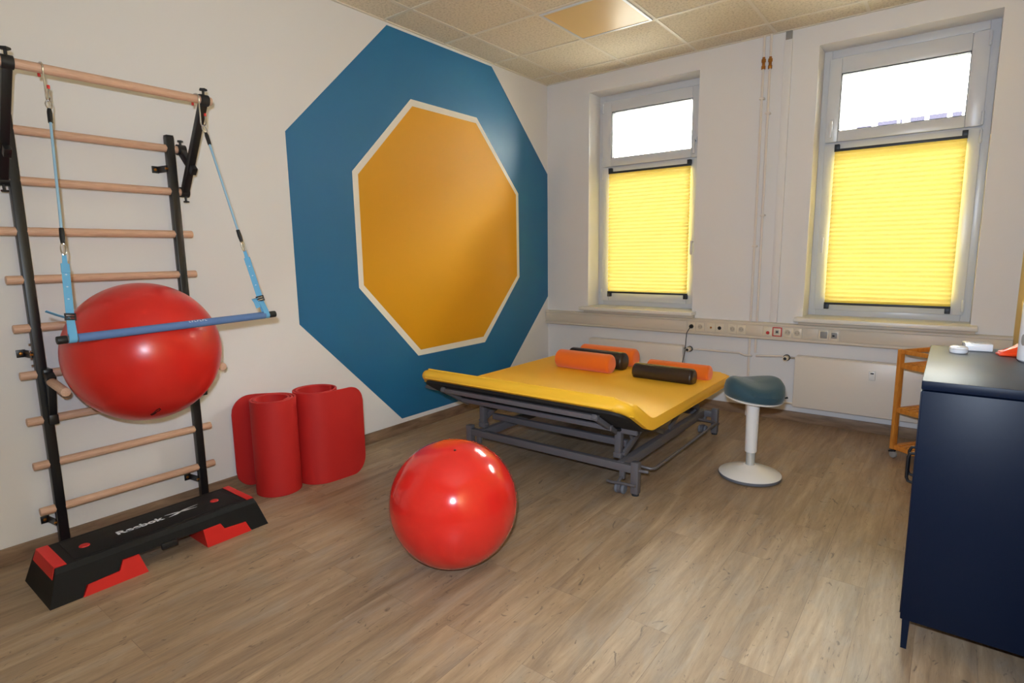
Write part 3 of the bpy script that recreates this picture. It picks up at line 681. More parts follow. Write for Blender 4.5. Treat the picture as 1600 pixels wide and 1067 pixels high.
# printed word on the bar: a row of tiny pale strokes
pm = MB(); cdir = (CAM - (EL+ER)/2); cdir -= bd*cdir.dot(bd); cdir.normalize(); tup = bd.cross(cdir) * (1 if bd.cross(cdir).z > 0 else -1)
nrm = (cdir*0.75 + tup*0.66).normalized(); tan = bd.cross(nrm); tan = tan if tan.z > 0 else -tan
mid = EL.lerp(ER, 0.575)
for k in range(7):
    p = mid + bd*(k-3)*0.0115 + nrm*0.0173
    pm.bar(p - tan*0.004, p + tan*0.004, 0.002, 0.0008, 0, nrm)
    pm.bar(p + tan*(0.003 if k % 2 else -0.003), p + tan*(0.003 if k % 2 else -0.003) + bd*0.006, 0.002, 0.0008, 0, nrm)
obj('printed_word', pm, 'print', bar, label='tiny pale lettering')
for low, E, s in ((lowL, EL, 1), (lowR, ER, -1)):
    foot = E + bd*s*0.051
    d = (foot - low); Ln = d.length; dn = d.normalized()
    side = Vector((0, 1, 0)); side = (side - dn*side.dot(dn)).normalized(); fwd = dn.cross(side)
    # ring at the hook
    rc = low + dn*0.016
    obj('ring', MB().tube([rc + (side*math.cos(2*PI*k/16)*0.011 + dn*math.sin(2*PI*k/16)*0.019) for k in range(16)], 0.0026, 8, closed=True), 'chrome', slg)
    f_ = 0.042 / Ln
    A = lambda t: low + d*t
    obj('cord_sleeve', MB().tube([A(0.035/Ln), A(0.05/Ln), A(0.095/Ln)], [0.007, 0.0095, 0.0085], 12), 'black_plastic', slg)
    t1 = 0.56
    obj('cord', MB().tube([A(0.09/Ln), A(t1)], 0.0052, 12), 'cord', slg)
    obj('cord_sleeve', MB().tube([A(t1-0.012), A(t1+0.02), A(t1+0.05)], [0.0085, 0.0098, 0.0075], 12), 'black_plastic', slg)
    cc = A(t1+0.075)
    cb = MB().tube([cc + (side*math.cos(2*PI*k/18)*0.0085 + dn*math.sin(2*PI*k/18)*0.024) for k in range(18)], 0.0030, 8, closed=True)
    obj('carabiner', cb, 'chrome', slg)
    # webbing strap: narrow loop, stitched block, wide strap down to the buckle, loop round the bar
    wdir = (side*1.0 if s == 1 else (side*0.75 + fwd*0.66)).normalized()
    sp = [A(t1+0.097), A(t1+0.125), A(t1+0.15), A(t1+0.16), A(0.90)]
    obj('strap', MB().ribbon(sp, wdir, [0.014, 0.016, 0.022, 0.027, 0.027], 0.0022), 'webbing', slg)
    obj('stitched_pad', MB().ribbon([A(t1+0.135), A(t1+0.172)], wdir, 0.028, 0.006), 'webbing', slg)
    bk = A(0.912)
    bu = MB()
    for q in (-1, 0, 1): bu.bar(bk - wdir*0.018 + dn*q*0.011, bk + wdir*0.018 + dn*q*0.011, 0.006, 0.008, 0.001, dn.cross(wdir))
    for q in (-1, 1): bu.bar(bk + wdir*q*0.016 - dn*0.014, bk + wdir*q*0.016 + dn*0.014, 0.005, 0.008, 0.001, dn.cross(wdir))
    obj('buckle', bu, 'black_plastic', slg)
    lp = MB(); fw2 = dn.cross(bd); fw2.normalize()
    R = 0.0155
    loop = [A(0.925), foot - dn*0.020 + fw2*R*0.95] + arc(foot, R, 0.3, PI*2-0.3-PI*0.0, 16, fw2, dn) + [foot - dn*0.020 - fw2*R*0.2, A(0.925) - fw2*0.003]
    lp.ribbon(loop, bd, 0.026, 0.0022)
    obj('bar_loop', lp, 'webbing', slg)
    tail = [bk + dn*0.004 - fwd*0.004, bk - fwd*0.012 - wdir*0.012, bk - wdir*0.040 - dn*0.006, bk - wdir*0.075 - dn*0.022] if s == 1 else \
           [bk - wdir*0.010, bk - wdir*0.022 - dn*0.004 - bd*0.010, bk - bd*0.026 + dn*0.014, bk - bd*0.024 + dn*0.045]
    obj('strap_tail', MB().ribbon(tail, fwd if s == 1 else wdir, 0.022, 0.002), 'webbing', slg)
    marks = MB()
    for t in (0.74, 0.79, 0.84):
        p = A(t); nv = dn.cross(wdir); nv = nv if nv.dot(CAM-p) > 0 else -nv
        marks.bar(p - wdir*0.004 + nv*0.0013, p + wdir*0.004 + nv*0.0013, 0.0018, 0.0006, 0, nv)
        marks.bar(p - dn*0.003 + nv*0.0013, p + dn*0.003 + nv*0.0013, 0.0016, 0.0006, 0, nv)
    obj('strap_print', marks, 'print', slg)

# ================================================================== STEP PLATFORM
SX0, SX1, SY0, SY1, SH = 0.242, 0.608, -4.558, -3.612, 0.150
stp = thing('aerobic_step', 'black aerobic step platform with red feet and red end strips below the wall bars', 'step platform', (0.425, -4.085, 0))
TX0, TX1, TY0, TY1 = 0.285, 0.578, -4.515, -3.660
def step_pt(u, v, h):  # u along y 0..1, v along x 0..1, h 0..1 height
    y = (SY0 + (SY1-SY0)*u)*(1-h) + (TY0 + (TY1-TY0)*u)*h
    x = (SX0 + (SX1-SX0)*v)*(1-h) + (TX0 + (TX1-TX0)*v)*h
    return Vector((x, y, SH*h))
# front outline: black body ends low at both ends, arched up in the middle and stepped round the red feet
def seg_y(y): return (y-SY0)/(SY1-SY0)
fl = [(0.0, 0.0), (0.118, 0.0), (0.130, 0.30), (0.262, 0.34), (0.278, 0.62), (0.392, 0.60), (0.60, 0.60), (0.762, 0.60), (0.772, 0.40), (0.895, 0.36), (0.905, 0.0), (1.0, 0.0)]
body = MB(); bmq = body.bm
def ring_face(pts): return bmq.faces.new([bmq.verts.new(p) for p in pts])
n_ = len(fl)
loF = [bmq.verts.new(step_pt(u, 1, h)) for u, h in fl]; hiF = [bmq.verts.new(step_pt(u, 1, 0.86)) for u, h in fl]
loB = [bmq.verts.new(step_pt(u, 0, h)) for u, h in fl]; hiB = [bmq.verts.new(step_pt(u, 0, 0.86)) for u, h in fl]
def inset_top(u, v, d=0.012): 
    p = step_pt(u, v, 1.0); p.x += d if v < 0.5 else -d; return p
tpF = [bmq.verts.new(inset_top(u, 1)) for u, h in fl]; tpB = [bmq.verts.new(inset_top(u, 0)) for u, h in fl]
for i in range(n_-1):
    bmq.faces.new((loF[i], loF[i+1], hiF[i+1], hiF[i])); bmq.faces.new((hiF[i], hiF[i+1], tpF[i+1], tpF[i]))
    bmq.faces.new((loB[i+1], loB[i], hiB[i], hiB[i+1])); bmq.faces.new((hiB[i+1], hiB[i], tpB[i], tpB[i+1]))
    bmq.faces.new((tpF[i], tpF[i+1], tpB[i+1], tpB[i])); bmq.faces.new((loF[i+1], loF[i], loB[i], loB[i+1]))
for i in (0, n_-1):
    bmq.faces.new((loF[i], hiF[i], hiB[i], loB[i])); bmq.faces.new((hiF[i], tpF[i], tpB[i], hiB[i]))
obj('deck', body, 'black_step', stp, angle=25)
# non-slip mat field
mp_ = MB(); mp_.prism([(TX0+0.035, TY0+0.075), (TX1-0.035, TY0+0.075), (TX1-0.035, TY1-0.06), (TX0+0.035, TY1-0.06)], lambda u, v, t: Vector((u, v, t)), SH-0.001, SH+0.002, 0.001)
obj('grip_surface', mp_, 'black_step', stp)
# red feet (stepped trapezoids) front and back, and inner returns
for ul, sgn in ((0, 1), (1, -1)):
    U = (lambda u: u) if ul == 0 else (lambda u: 1-u)
    if ul == 0: poly = [(0.122, 0.0), (0.385, 0.0), (0.352, 0.60), (0.280, 0.605), (0.266, 0.335), (0.136, 0.295)]
    else: poly = [(0.665, 0.0), (0.900, 0.0), (0.892, 0.35), (0.776, 0.395), (0.764, 0.60), (0.668, 0.60)]
    ft = MB()
    A = [ft.bm.verts.new(step_pt(u, 1.0, h) + Vector((0.003, 0, 0))) for u, h in poly]
    B = [ft.bm.verts.new(step_pt(u, 0.0, h) - Vector((0.003, 0, 0))) for u, h in poly]
    k = len(poly); ft.bm.faces.new(A); ft.bm.faces.new(B[::-1])
    for i in range(k): ft.bm.faces.new((A[i], B[i], B[(i+1) % k], A[(i+1) % k]))
    obj('foot', ft, 'step_red', stp, angle=20)
# red end strips folding over both ends, red dots, front clip
for u0, u1, e in ((0.0, 0.048, -1), (0.962, 1.0, 1)):
    rs = MB(); a = [(u0, 1.0), (u1, 1.0)]
    yA = TY0 + (TY1-TY0)*u0; yB = TY0 + (TY1-TY0)*u1
    rs.prism([(TX0+0.012, yA-(0.0015 if e < 0 else 0)), (TX1-0.016, yA-(0.0015 if e < 0 else 0)), (TX1-0.016, yB+(0.0015 if e > 0 else 0)), (TX0+0.012, yB+(0.0015 if e > 0 else 0))], lambda u, v, t: Vector((u, v, t)), SH-0.002, SH+0.0025)
    ue = 0.0 if e < 0 else 1.0
    q0 = [step_pt(ue, 0.06, 1.0), step_pt(ue, 0.93, 1.0), step_pt(ue, 0.93, 0.70), step_pt(ue, 0.06, 0.70)]
    off = Vector((0, e*0.0025, 0.0005)); Q = [rs.bm.verts.new(p + off) for p in q0]; Q2 = [rs.bm.verts.new(p - off) for p in q0]
    rs.bm.faces.new(Q); rs.bm.faces.new(Q2[::-1])
    for i in range(4): rs.bm.faces.new((Q[i], Q2[i], Q2[(i+1) % 4], Q[(i+1) % 4]))
    obj('end_strip', rs, 'step_red', stp)
for (xx, yy) in ((0.439, -4.376), (0.435, -3.802)):
    obj('dot', MB().lathe([(0, 0.005), (0.019, 0.005), (0.021, 0.002), (0, 0.002)], (xx, yy, SH), 'z', 24), 'step_red', stp, label='red round dot')
obj('front_clip', MB().box(0.585, 0.598, -4.125, -4.055, 0.068, 0.098, 0.003), 'black_plastic', stp)
# white lettering and emblem on the deck; text runs along +y
def text_mesh(body_text, size, x_off, name, material, parent, mx, weight=0.0, shear=0.0):
    cu = bpy.data.curves.new('lettering', 'FONT'); cu.body = body_text; cu.size = size; cu.offset = weight; cu.shear = shear
    cu.align_x = 'LEFT'; cu.extrude = 0.0004
    tmp = bpy.data.objects.new('lettering_tmp', cu); SC.collection.objects.link(tmp)
    dg = bpy.context.evaluated_depsgraph_get(); dg.update()
    me = bpy.data.meshes.new_from_object(tmp.evaluated_get(dg))
    bpy.data.objects.remove(tmp); bpy.data.curves.remove(cu)
    bm = bmesh.new(); bm.from_mesh(me); bpy.data.meshes.remove(me)
    bmesh.ops.transform(bm, matrix=mx, verts=bm.verts[:])
    return obj(name, bm, material, parent)
LX, LY = 0.448, -4.250
mt = Matrix(((0, -1, 0, LX), (1.22, 0, 0, LY), (0, 0, 1, SH+0.0026), (0, 0, 0, 1)))
text_mesh('Reebok', 0.052, 0, 'lettering', 'print', stp, mt, 0.0016)
em = MB()
def ep(u, v, t): return Vector((LX - v, LY + u, t))
for poly in ([(0.215, 0.036), (0.262, 0.034), (0.300, 0.020), (0.262, 0.024)],
             [(0.222, 0.000), (0.262, 0.004), (0.300, 0.026), (0.375, 0.042), (0.300, 0.034), (0.258, 0.016)],
             [(0.278, 0.020), (0.305, 0.014), (0.360, 0.012), (0.320, 0.020), (0.298, 0.028)]):
    em.prism(poly, ep, SH+0.0022, SH+0.003)
obj('emblem', em, 'print', stp)

# ================================================================== ROLLED MATS
def mat_roll(c, R, turns, th, h, a_out, handed, flap, label, corner=0.11, dz=0.0):
    """spiral from the inside out, then a straight flap; flap = list of (x, y) points after the roll"""
    c = Vector((c[0], c[1], 0)); pts = []
    n = int(40*turns); pitch = th*1.45
    for i in range(n+1):
        t = i/n*turns; r = R - pitch*(turns-t); a = a_out + handed*(t-turns)*2*PI
        pts.append(c + Vector((math.cos(a)*r, math.sin(a)*r, 0)))
    start_f = len(pts)
    fl_pts = [Vector((p[0], p[1], 0)) for p in flap]
    # densify the flap with a smooth curve
    P = [pts[-2], pts[-1]] + fl_pts
    def cr(p0, p1, p2, p3, t):
        return 0.5*((2*p1) + (p2-p0)*t + (2*p0-5*p1+4*p2-p3)*t*t + (3*p1-p0-3*p2+p3)*t**3)
    for k in range(1, len(P)-1):
        p0, p1, p2 = P[k-1], P[k], P[k+1]; p3 = P[k+2] if k+2 < len(P) else P[k+1]*2 - P[k]
        for j in range(1, 13): pts.append(cr(p0, p1, p2, p3, j/12))
    L = [0.0]
    for a, b in zip(pts, pts[1:]): L.append(L[-1] + (b-a).length)
    tot = L[-1]; bm = bmesh.new(); R_ = []
    nz = 2
    for i, p in enumerate(pts):
        t = (pts[min(i+1, len(pts)-1)] - pts[max(i-1, 0)]).normalized(); nv = Vector((-t.y, t.x, 0))
        d = tot - L[i]; cut = 0.0
        if d < corner: cut = corner - math.sqrt(max(0.0, corner**2 - (corner-d)**2))
        z0, z1 = cut + 0.0, h - cut
        if d < 1e-6: z0, z1 = corner, h-corner
        R_.append([bm.verts.new(p + nv*s*th/2 + Vector((0, 0, z))) for s, z in ((-1, z0), (1, z0), (1, z1), (-1, z1))])
    for A, B in zip(R_, R_[1:]):
        for k in range(4): bm.faces.new((A[k], A[(k+1) % 4], B[(k+1) % 4], B[k]))
    bm.faces.new(R_[0][::-1]); bm.faces.new(R_[-1])
    o = obj('exercise_mat', bm, 'foam_red', angle=40)
    tag(o, label, 'exercise mat', 'rolled red mats against the wall')
    bv = o.modifiers.new('soft_edge', 'BEVEL'); bv.width = 0.0025; bv.segments = 2; bv.limit_method = 'ANGLE'; bv.angle_limit = math.radians(50)
    return o
mat_roll((0.228, -3.324), 0.134, 2.35, 0.0125, 0.578, math.radians(140), 1, [(0.045, -3.330), (0.032, -3.40), (0.028, -3.478)],
         'rolled red exercise mat nearest the step, its loose end against the wall on the left')
mat_roll((0.262, -3.048), 0.139, 1.75, 0.0125, 0.585, math.radians(-6), 1, [(0.410, -2.96), (0.412, -2.88), (0.398, -2.795)],
         'rolled red exercise mat with its wide rounded loose end facing the room on the right')

# ================================================================== TREATMENT TABLE
bed = thing('treatment_table', 'wide yellow upholstered treatment table on a grey height-adjustable steel frame', 'treatment table', (1.37, -1.43, 0))
BX0, BX1, BYH, BY1, BZ = 0.585, 2.155, -2.165, -0.690, 0.490   # hinge line at BYH
HLEN, HANG, BT = 0.330, math.radians(31), 0.070
def bend(bm):
    for v in bm.verts:
        s = BYH - v.co.y       # distance past the hinge
        hz = v.co.z - BZ
        rb = 0.05
        # smooth bend over a short length
        if s > -rb:
            if s < rb: a = HANG*(s+rb)/(2*rb)
            else: a = HANG
            # integrate centre line
            y, z = BYH + rb, BZ
            n = 24; L = s+rb
            for i in range(n):
                si = -rb + L*(i+0.5)/n; ai = HANG*(min(si, rb)+rb)/(2*rb)
                y -= math.cos(ai)*L/n; z += math.sin(ai)*L/n
            v.co.y = y + math.sin(a)*hz; v.co.z = z + math.cos(a)*hz
def slab(x0, x1, y0, y1, z0, z1, rc, re):
    m = MB(); bm = m.bm
    poly = []
    for cx, cy, a0 in ((x1-rc, y1-rc, 0), (x0+rc, y1-rc, PI/2), (x0+rc, y0+rc, PI), (x1-rc, y0+rc, 1.5*PI)):
        for i in range(9): a = a0 + PI/2*i/8; poly.append((cx + rc*math.cos(a), cy + rc*math.sin(a)))
    A = [bm.verts.new((x, y, z0)) for x, y in poly]; B = [bm.verts.new((x, y, z1)) for x, y in poly]
    n = len(poly); f0 = bm.faces.new(A[::-1]); f1 = bm.faces.new(B)
    for i in range(n): bm.faces.new((A[i], A[(i+1) % n], B[(i+1) % n], B[i]))
    es = list(f0.edges) + list(f1.edges)
    bmesh.ops.bevel(bm, geom=es, offset=re, segments=6, affect='EDGES', profile=0.5)
    for k in range(-6, 7):
        yy = BYH + k*0.0125
        bmesh.ops.bisect_plane(bm, geom=bm.verts[:]+bm.edges[:]+bm.faces[:], plane_co=(0, yy, 0), plane_no=(0, 1, 0))
    return m
m = slab(BX0, BX1, BYH-HLEN, BY1, BZ-BT, BZ, 0.09, 0.033); bend(m.bm)
obj('cushion', m, 'yellow_cover', bed, angle=50)
m = slab(BX0+0.03, BX1-0.03, BYH-HLEN+0.03, BY1-0.03, BZ-BT-0.018, BZ-BT-0.0005, 0.09, 0.003); bend(m.bm)
obj('base_board', m, 'board', bed)
BS = 'bed_steel'
# upper frame
uz0, uz1 = 0.355, 0.400
uf = MB()
for y_ in (-2.10, -0.80): uf.box(0.70, 2.04, y_-0.02, y_+0.02, uz0, uz1, 0.003)
for x_ in (0.72, 2.02): uf.box(x_-0.02, x_+0.02, -2.10, -0.80, uz0+0.002, uz1+0.002, 0.003)
for x_ in (0.9, 1.37, 1.85): uf.box(x_-0.015, x_+0.015, -2.10, -0.80, uz1-0.002, uz1+0.003)
obj('upper_frame', uf, BS, bed)
# head section frame, hinged and raised
ca, sa = math.cos(HANG), math.sin(HANG)
def hp(x, s, dz): # point on the head section, s metres past hinge, dz below the top
    return Vector((x, BYH - s*ca - sa*dz*0 + sa*dz, BZ + s*sa + ca*dz))
hf = MB()
for x_ in (0.80, 1.94): hf.bar(hp(x_, -0.02, -0.108), hp(x_, 0.27, -0.108), 0.03, 0.028, 0.003)
hf.bar(hp(0.78, 0.25, -0.108), hp(1.96, 0.25, -0.108), 0.03, 0.028, 0.003)
hf.bar(hp(0.78, 0.06, -0.108), hp(1.96, 0.06, -0.108), 0.03, 0.028, 0.003)
obj('head_frame', hf, BS, bed)
for x_ in (0.80, 1.93):
    gs = MB().rod((x_, -2.02, 0.345), (x_, -2.20, 0.400), 0.012, 14, 0.002)
    g_ = obj('gas_strut', gs, 'black_plastic', bed)
    obj('piston', MB().rod((x_, -2.19, 0.397), hp(x_, 0.20, -0.112), 0.0055, 10), 'chrome', g_)
# round side tube in front with bent ends
tz, ty = 0.435, -2.165
tb = [(0.34, ty+0.012, tz+0.0), (0.40, ty, tz), (1.95, ty, tz), (1.99, ty+0.004, tz-0.003), (2.02, ty+0.02, tz-0.018), (2.035, ty+0.05, tz-0.035)]
obj('side_tube', MB().tube(tb, 0.0125, 14), 'tube_steel', bed)
for x_ in (0.80, 1.87):
    obj('tube_bracket', MB().box(x_-0.022, x_+0.022, ty, ty+0.09, tz-0.042, tz+0.012, 0.004), BS, bed)
# base frame
bf = MB()
FX0, FX1, FY0, FY1 = 0.755, 2.045, -2.135, -0.725
for y_ in (FY0, FY1): bf.box(FX0, FX1, y_-0.02, y_+0.02, 0.135, 0.182, 0.003)
for x_ in (0.86, 1.945): bf.box(x_-0.022, x_+0.022, FY0, FY1, 0.128, 0.186, 0.003)
obj('base_frame', bf, BS, bed)
for x_ in (FX0, FX1):
    for y_ in (FY0, FY1):
        lg = obj('leg', MB().box(x_-0.023, x_+0.023, y_-0.023, y_+0.023, 0.012, 0.205, 0.004), BS, bed)
        obj('foot_pad', MB().lathe([(0, 0.0), (0.022, 0.0), (0.022, 0.008), (0.012, 0.013), (0, 0.013)], (x_, y_, 0), 'z', 16), 'rubber', lg)
        s = 1 if x_ < 1.3 else -1
        xc = x_ + s*0.085
        pl = MB().box(xc-0.016, xc+0.016, y_-0.012, y_+0.012, 0.085, 0.14, 0.002)
        cp = obj('castor_plate', pl, BS, bed)
        for q in (-1, 1):
            obj('castor_wheel', MB().lathe([(0, -0.010), (0.012, -0.012), (0.026, -0.010), (0.0315, -0.005), (0.0315, 0.005), (0.026, 0.010), (0, 0.010)], (xc+0.021*q, y_-0.022, 0.032), 'x', 20), 'grey_rubber', cp)
        obj('wheel_cover', MB().lathe([(0.0, -0.012), (0.033, -0.010), (0.033, 0.010), (0, 0.012)], (xc, y_-0.022, 0.036), 'x', 16), BS, cp)
        yd = -1 if y_ < -1.4 else 1
        obj('brake_pedal', MB().tube([(x_-s*0.02, y_+yd*0.045, 0.075), (xc-s*0.02, y_+yd*0.052, 0.076), (xc+s*0.04, y_+yd*0.06, 0.072), (xc+s*0.075, y_+yd*0.05, 0.070)], 0.009, 10), 'tube_steel', cp)
        obj('pedal_link', MB().bar((xc, y_+yd*0.052, 0.078), (xc, y_, 0.10), 0.018, 0.012, 0.002), BS, cp)
# lifting mechanism: hanging posts, axle beams and swing arms, mirrored front to back
for yA, yB, yS, sg in ((-2.075, -1.80, -1.92, 1), (-0.80, -1.06, -0.94, -1)):
    for x_ in (0.832, 1.905):
        pst = MB().box(x_-0.02, x_+0.02, yA-0.022, yA+0.022, 0.205, 0.36, 0.003)
        pst.box(x_-0.026, x_+0.026, yA-0.026, yA+0.026, 0.188, 0.222, 0.003)
        ps = obj('hanging_post', pst, BS, bed)
        obj('axle_pin', MB().rod((x_+0.02, yA, 0.212), (x_+0.042, yA, 0.212), 0.010, 12, 0.002), 'tube_steel', ps)
        xi = x_ + (-0.064 if x_ < 1.3 else 0.004)
        ar = MB().bar((xi+0.03, yA, 0.215), (xi+0.03, yB, 0.325), 0.016, 0.046, 0.003)
        ar.bar((xi+0.03, yB, 0.325), (xi+0.03, yB+0.32*sg, 0.195), 0.014, 0.036, 0.003)
        ar.bar((xi+0.03, yA+0.06*sg, 0.355), (xi+0.03, yA+0.12*sg, 0.26), 0.012, 0.022, 0.002)
        obj('swing_arm', ar, BS, bed)
    obj('axle_beam', MB().box(0.80, 1.885, yS-0.018, yS+0.018, 0.205, 0.248, 0.003), BS, bed)
    obj('cross_tube', MB().box(0.82, 1.98, yB-0.018, yB+0.018, 0.308, 0.345, 0.003), BS, bed)
mo = MB().rod((1.30, -1.72, 0.25), (1.30, -1.25, 0.30), 0.03, 18, 0.004); mo.box(1.26, 1.36, -1.32, -1.20, 0.235, 0.31, 0.01)
obj('lift_motor', mo, 'black_plastic', bed)
# foot rail along the right-hand side and its peg
rl = MB().tube([(1.955, -2.02, 0.14), (2.085, -2.02, 0.135), (2.105, -2.00, 0.135), (2.105, -0.88, 0.135), (2.085, -0.86, 0.135), (1.955, -0.86, 0.14)], 0.0095, 12)
obj('foot_rail', rl, 'tube_steel', bed)
obj('peg', MB().rod((FX1+0.02, FY0, 0.155), (FX1+0.075, FY0+0.01, 0.155), 0.010, 12, 0.002), BS, bed)

# bolsters on the table
def bolster(x0, x1, y, r, m, label, cat='bolster', oval=1.0, flat=0.0, yaw=0.0):
    nseg = 40; prof = []
    L = x1-x0; re = r*0.34
    for i in range(7): a = PI/2*i/6; prof.append((r-re+re*math.sin(a), re-re*math.cos(a)))
    prof = [(0, 0)] + prof + [(rr, L-hh) for rr, hh in prof[::-1]] + [(0, L)]
    b = MB().lathe(prof, (-L/2, 0, 0), 'x', nseg)
    for v in b.bm.verts:
        v.co.z *= oval
        if v.co.z < -r*oval*(1-flat): v.co.z = -r*oval*(1-flat)
        v.co.y *= 1 + 0.15*flat*(v.co.z < 0)
    lowz = min(v.co.z for v in b.bm.verts)
    bmesh.ops.transform(b.bm, matrix=Matrix.Translation(((x0+x1)/2, y, BZ-lowz)) @ Matrix.Rotation(yaw, 4, 'Z'), verts=b.bm.verts[:])
    o = obj('bolster', b, m, angle=45); return tag(o, label, cat, 'bolsters lying on the yellow table')
bolster(0.885, 1.385, -1.170, 0.076, 'orange_fabric', 'orange fabric bolster in front of the left group on the yellow table', flat=0.12, yaw=-0.03)
bolster(0.900, 1.415, -1.000, 0.074, 'brown_leather', 'dark brown bolster between two orange ones on the yellow table', flat=0.15, yaw=-0.03)
bolster(0.905, 1.425, -0.820, 0.076, 'orange_fabric', 'orange bolster at the back of the left group, behind the dark brown one', flat=0.12, yaw=-0.04)
bolster(1.575, 2.040, -1.185, 0.062, 'brown_leather', 'shiny dark brown bolster lying alone in front at the right of the table', flat=0.30, yaw=-0.03)
bolster(1.600, 2.085, -0.985, 0.060, 'orange_fabric', 'orange bolster half hidden behind the shiny dark brown one on the right', flat=0.30, yaw=-0.03)

# ================================================================== STOOL
SCX, SCY = 2.505, -1.452
stl = thing('saddle_stool', 'white balance stool with dark teal padded saddle seat right of the treatment table', 'stool', (SCX, SCY, 0))
bs = MB().lathe([(0.0, 0.006), (0.182, 0.018), (0.185, 0.026), (0.176, 0.033), (0.10, 0.058), (0.048, 0.076), (0.036, 0.082), (0.0, 0.082)], (SCX, SCY, 0), 'z', 64)
base = obj('base', bs, 'stool_white', stl)
obj('rubber_rim', MB().lathe([(0.0, 0.0), (0.155, 0.0), (0.181, 0.006), (0.187, 0.016), (0.187, 0.024), (0.183, 0.0245), (0.180, 0.017), (0.0, 0.0055)], (SCX, SCY, 0), 'z', 64), 'grey_rubber', stl)
obj('inner_column', MB().lathe([(0, 0.08), (0.029, 0.08), (0.027, 0.09), (0.027, 0.20), (0, 0.20)], (SCX, SCY, 0), 'z', 28), 'stool_metal', stl)
obj('outer_column', MB().lathe([(0.028, 0.165), (0.0345, 0.165), (0.036, 0.170), (0.039, 0.50), (0.0, 0.50)], (SCX, SCY, 0), 'z', 32), 'stool_white', stl)
# saddle seat: rounded-triangle cushion, high rims, dip in the middle, tilted to the right front
def seat_mesh(scale, z_lo, z_hi, edge, dip):
    bm = bmesh.new(); na, nr = 64, 10
    def rad(a): return 0.168*scale*(1 + 0.055*math.cos(3*(a-math.radians(218))) )
    def top(r, a):
        k = r
        h = z_hi + dip*(0.026*k**1.4*math.cos(2*(a-math.radians(38))) + 0.008*k*math.cos(a-math.radians(60)) - 0.008*math.exp(-(k*2.2)**2))
        return h - (0.035*max(0, (k-0.72)/0.28)**2.6)
    c = bm.verts.new((0, 0, top(0, 0))); rings = []
    for j in range(1, nr+1):
        k = j/nr; rings.append([bm.verts.new((rad(2*PI*i/na)*k*math.cos(2*PI*i/na), rad(2*PI*i/na)*k*math.sin(2*PI*i/na), top(k, 2*PI*i/na))) for i in range(na)])
    for k, z in ((1.03, z_hi-0.058), (1.025, z_lo+0.025), (0.99, z_lo+0.006), (0.94, z_lo)):
        rings.append([bm.verts.new((rad(2*PI*i/na)*k*math.cos(2*PI*i/na), rad(2*PI*i/na)*k*math.sin(2*PI*i/na), z)) for i in range(na)])
    for i in range(na): bm.faces.new((c, rings[0][i], rings[0][(i+1) % na]))
    for A, B in zip(rings, rings[1:]):
        for i in range(na): bm.faces.new((A[i], B[i], B[(i+1) % na], A[(i+1) % na]))
    bm.faces.new(rings[-1]); return bm
tilt = Matrix.Translation((SCX, SCY, 0.52)) @ Matrix.Rotation(math.radians(6.5), 4, Vector((0.35, 0.94, 0))) 
bm = seat_mesh(1.0, 0.0, 0.105, 0, 1.0); bmesh.ops.transform(bm, matrix=tilt, verts=bm.verts[:])
obj('seat', bm, 'teal_fabric', stl, angle=70)
sh = MB().lathe([(0, -0.035), (0.05, -0.032), (0.12, -0.014), (0.172, -0.004), (0.174, 0.004), (0, 0.004)], (0, 0, 0), 'z', 48)
bmesh.ops.transform(sh.bm, matrix=tilt, verts=sh.bm.verts[:]); obj('seat_shell', sh, 'stool_white', stl)
lv = MB().tube([(SCX+0.11, SCY+0.10, 0.515), (SCX+0.150, SCY+0.115, 0.505), (SCX+0.172, SCY+0.118, 0.512)], [0.004, 0.004, 0.0065], 10)
obj('lever', lv, 'black_plastic', stl)

# ================================================================== CABINET
CX0, CX1, CY0, CY1, CZ0, CZ1 = 3.372, 3.782, -2.79, -1.89, 0.112, 0.979
cb = thing('cabinet', 'dark navy blue metal cabinet on short legs against the right wall', 'cabinet', (3.577, -2.34, 0))
obj('body', MB().box(CX0+0.002, CX1, CY0, CY1, CZ0, 0.944, 0.003), 'navy', cb)
obj('top', MB().box(CX0, CX1, CY0, CY1, 0.9475, CZ1, 0.004), 'navy', cb)
for ya, yb, hy in ((CY0+0.020, -2.342, -2.385), (-2.338, CY1-0.020, -2.295)):
    d = obj('door', MB().box(CX0-0.001, CX0+0.003, ya, yb, CZ0+0.012, 0.936, 0.001), 'navy', cb)
    obj('handle', MB().tube([(CX0-0.003, hy, 0.605), (CX0-0.024, hy, 0.600), (CX0-0.030, hy, 0.585), (CX0-0.030, hy, 0.50), (CX0-0.024, hy, 0.485), (CX0-0.003, hy, 0.480)], 0.006, 12), 'black_steel', d)
for x_ in (CX0+0.020, CX1-0.02):
    for y_ in (CY0+0.014, CY1-0.014):
        obj('leg', MB().prism([(-0.011, -0.011), (0.011, -0.011), (0.011, 0.011), (-0.011, 0.011)], lambda u, v, t, x_=x_, y_=y_: Vector((x_+u*(0.8+2*t), y_+v*(0.8+2*t), t)), 0.0, CZ0+0.002), 'navy', cb)
obj('inner_shelf', MB().box(CX0+0.02, CX1-0.01, CY0+0.01, CY1-0.01, 0.5, 0.51), 'navy', cb)
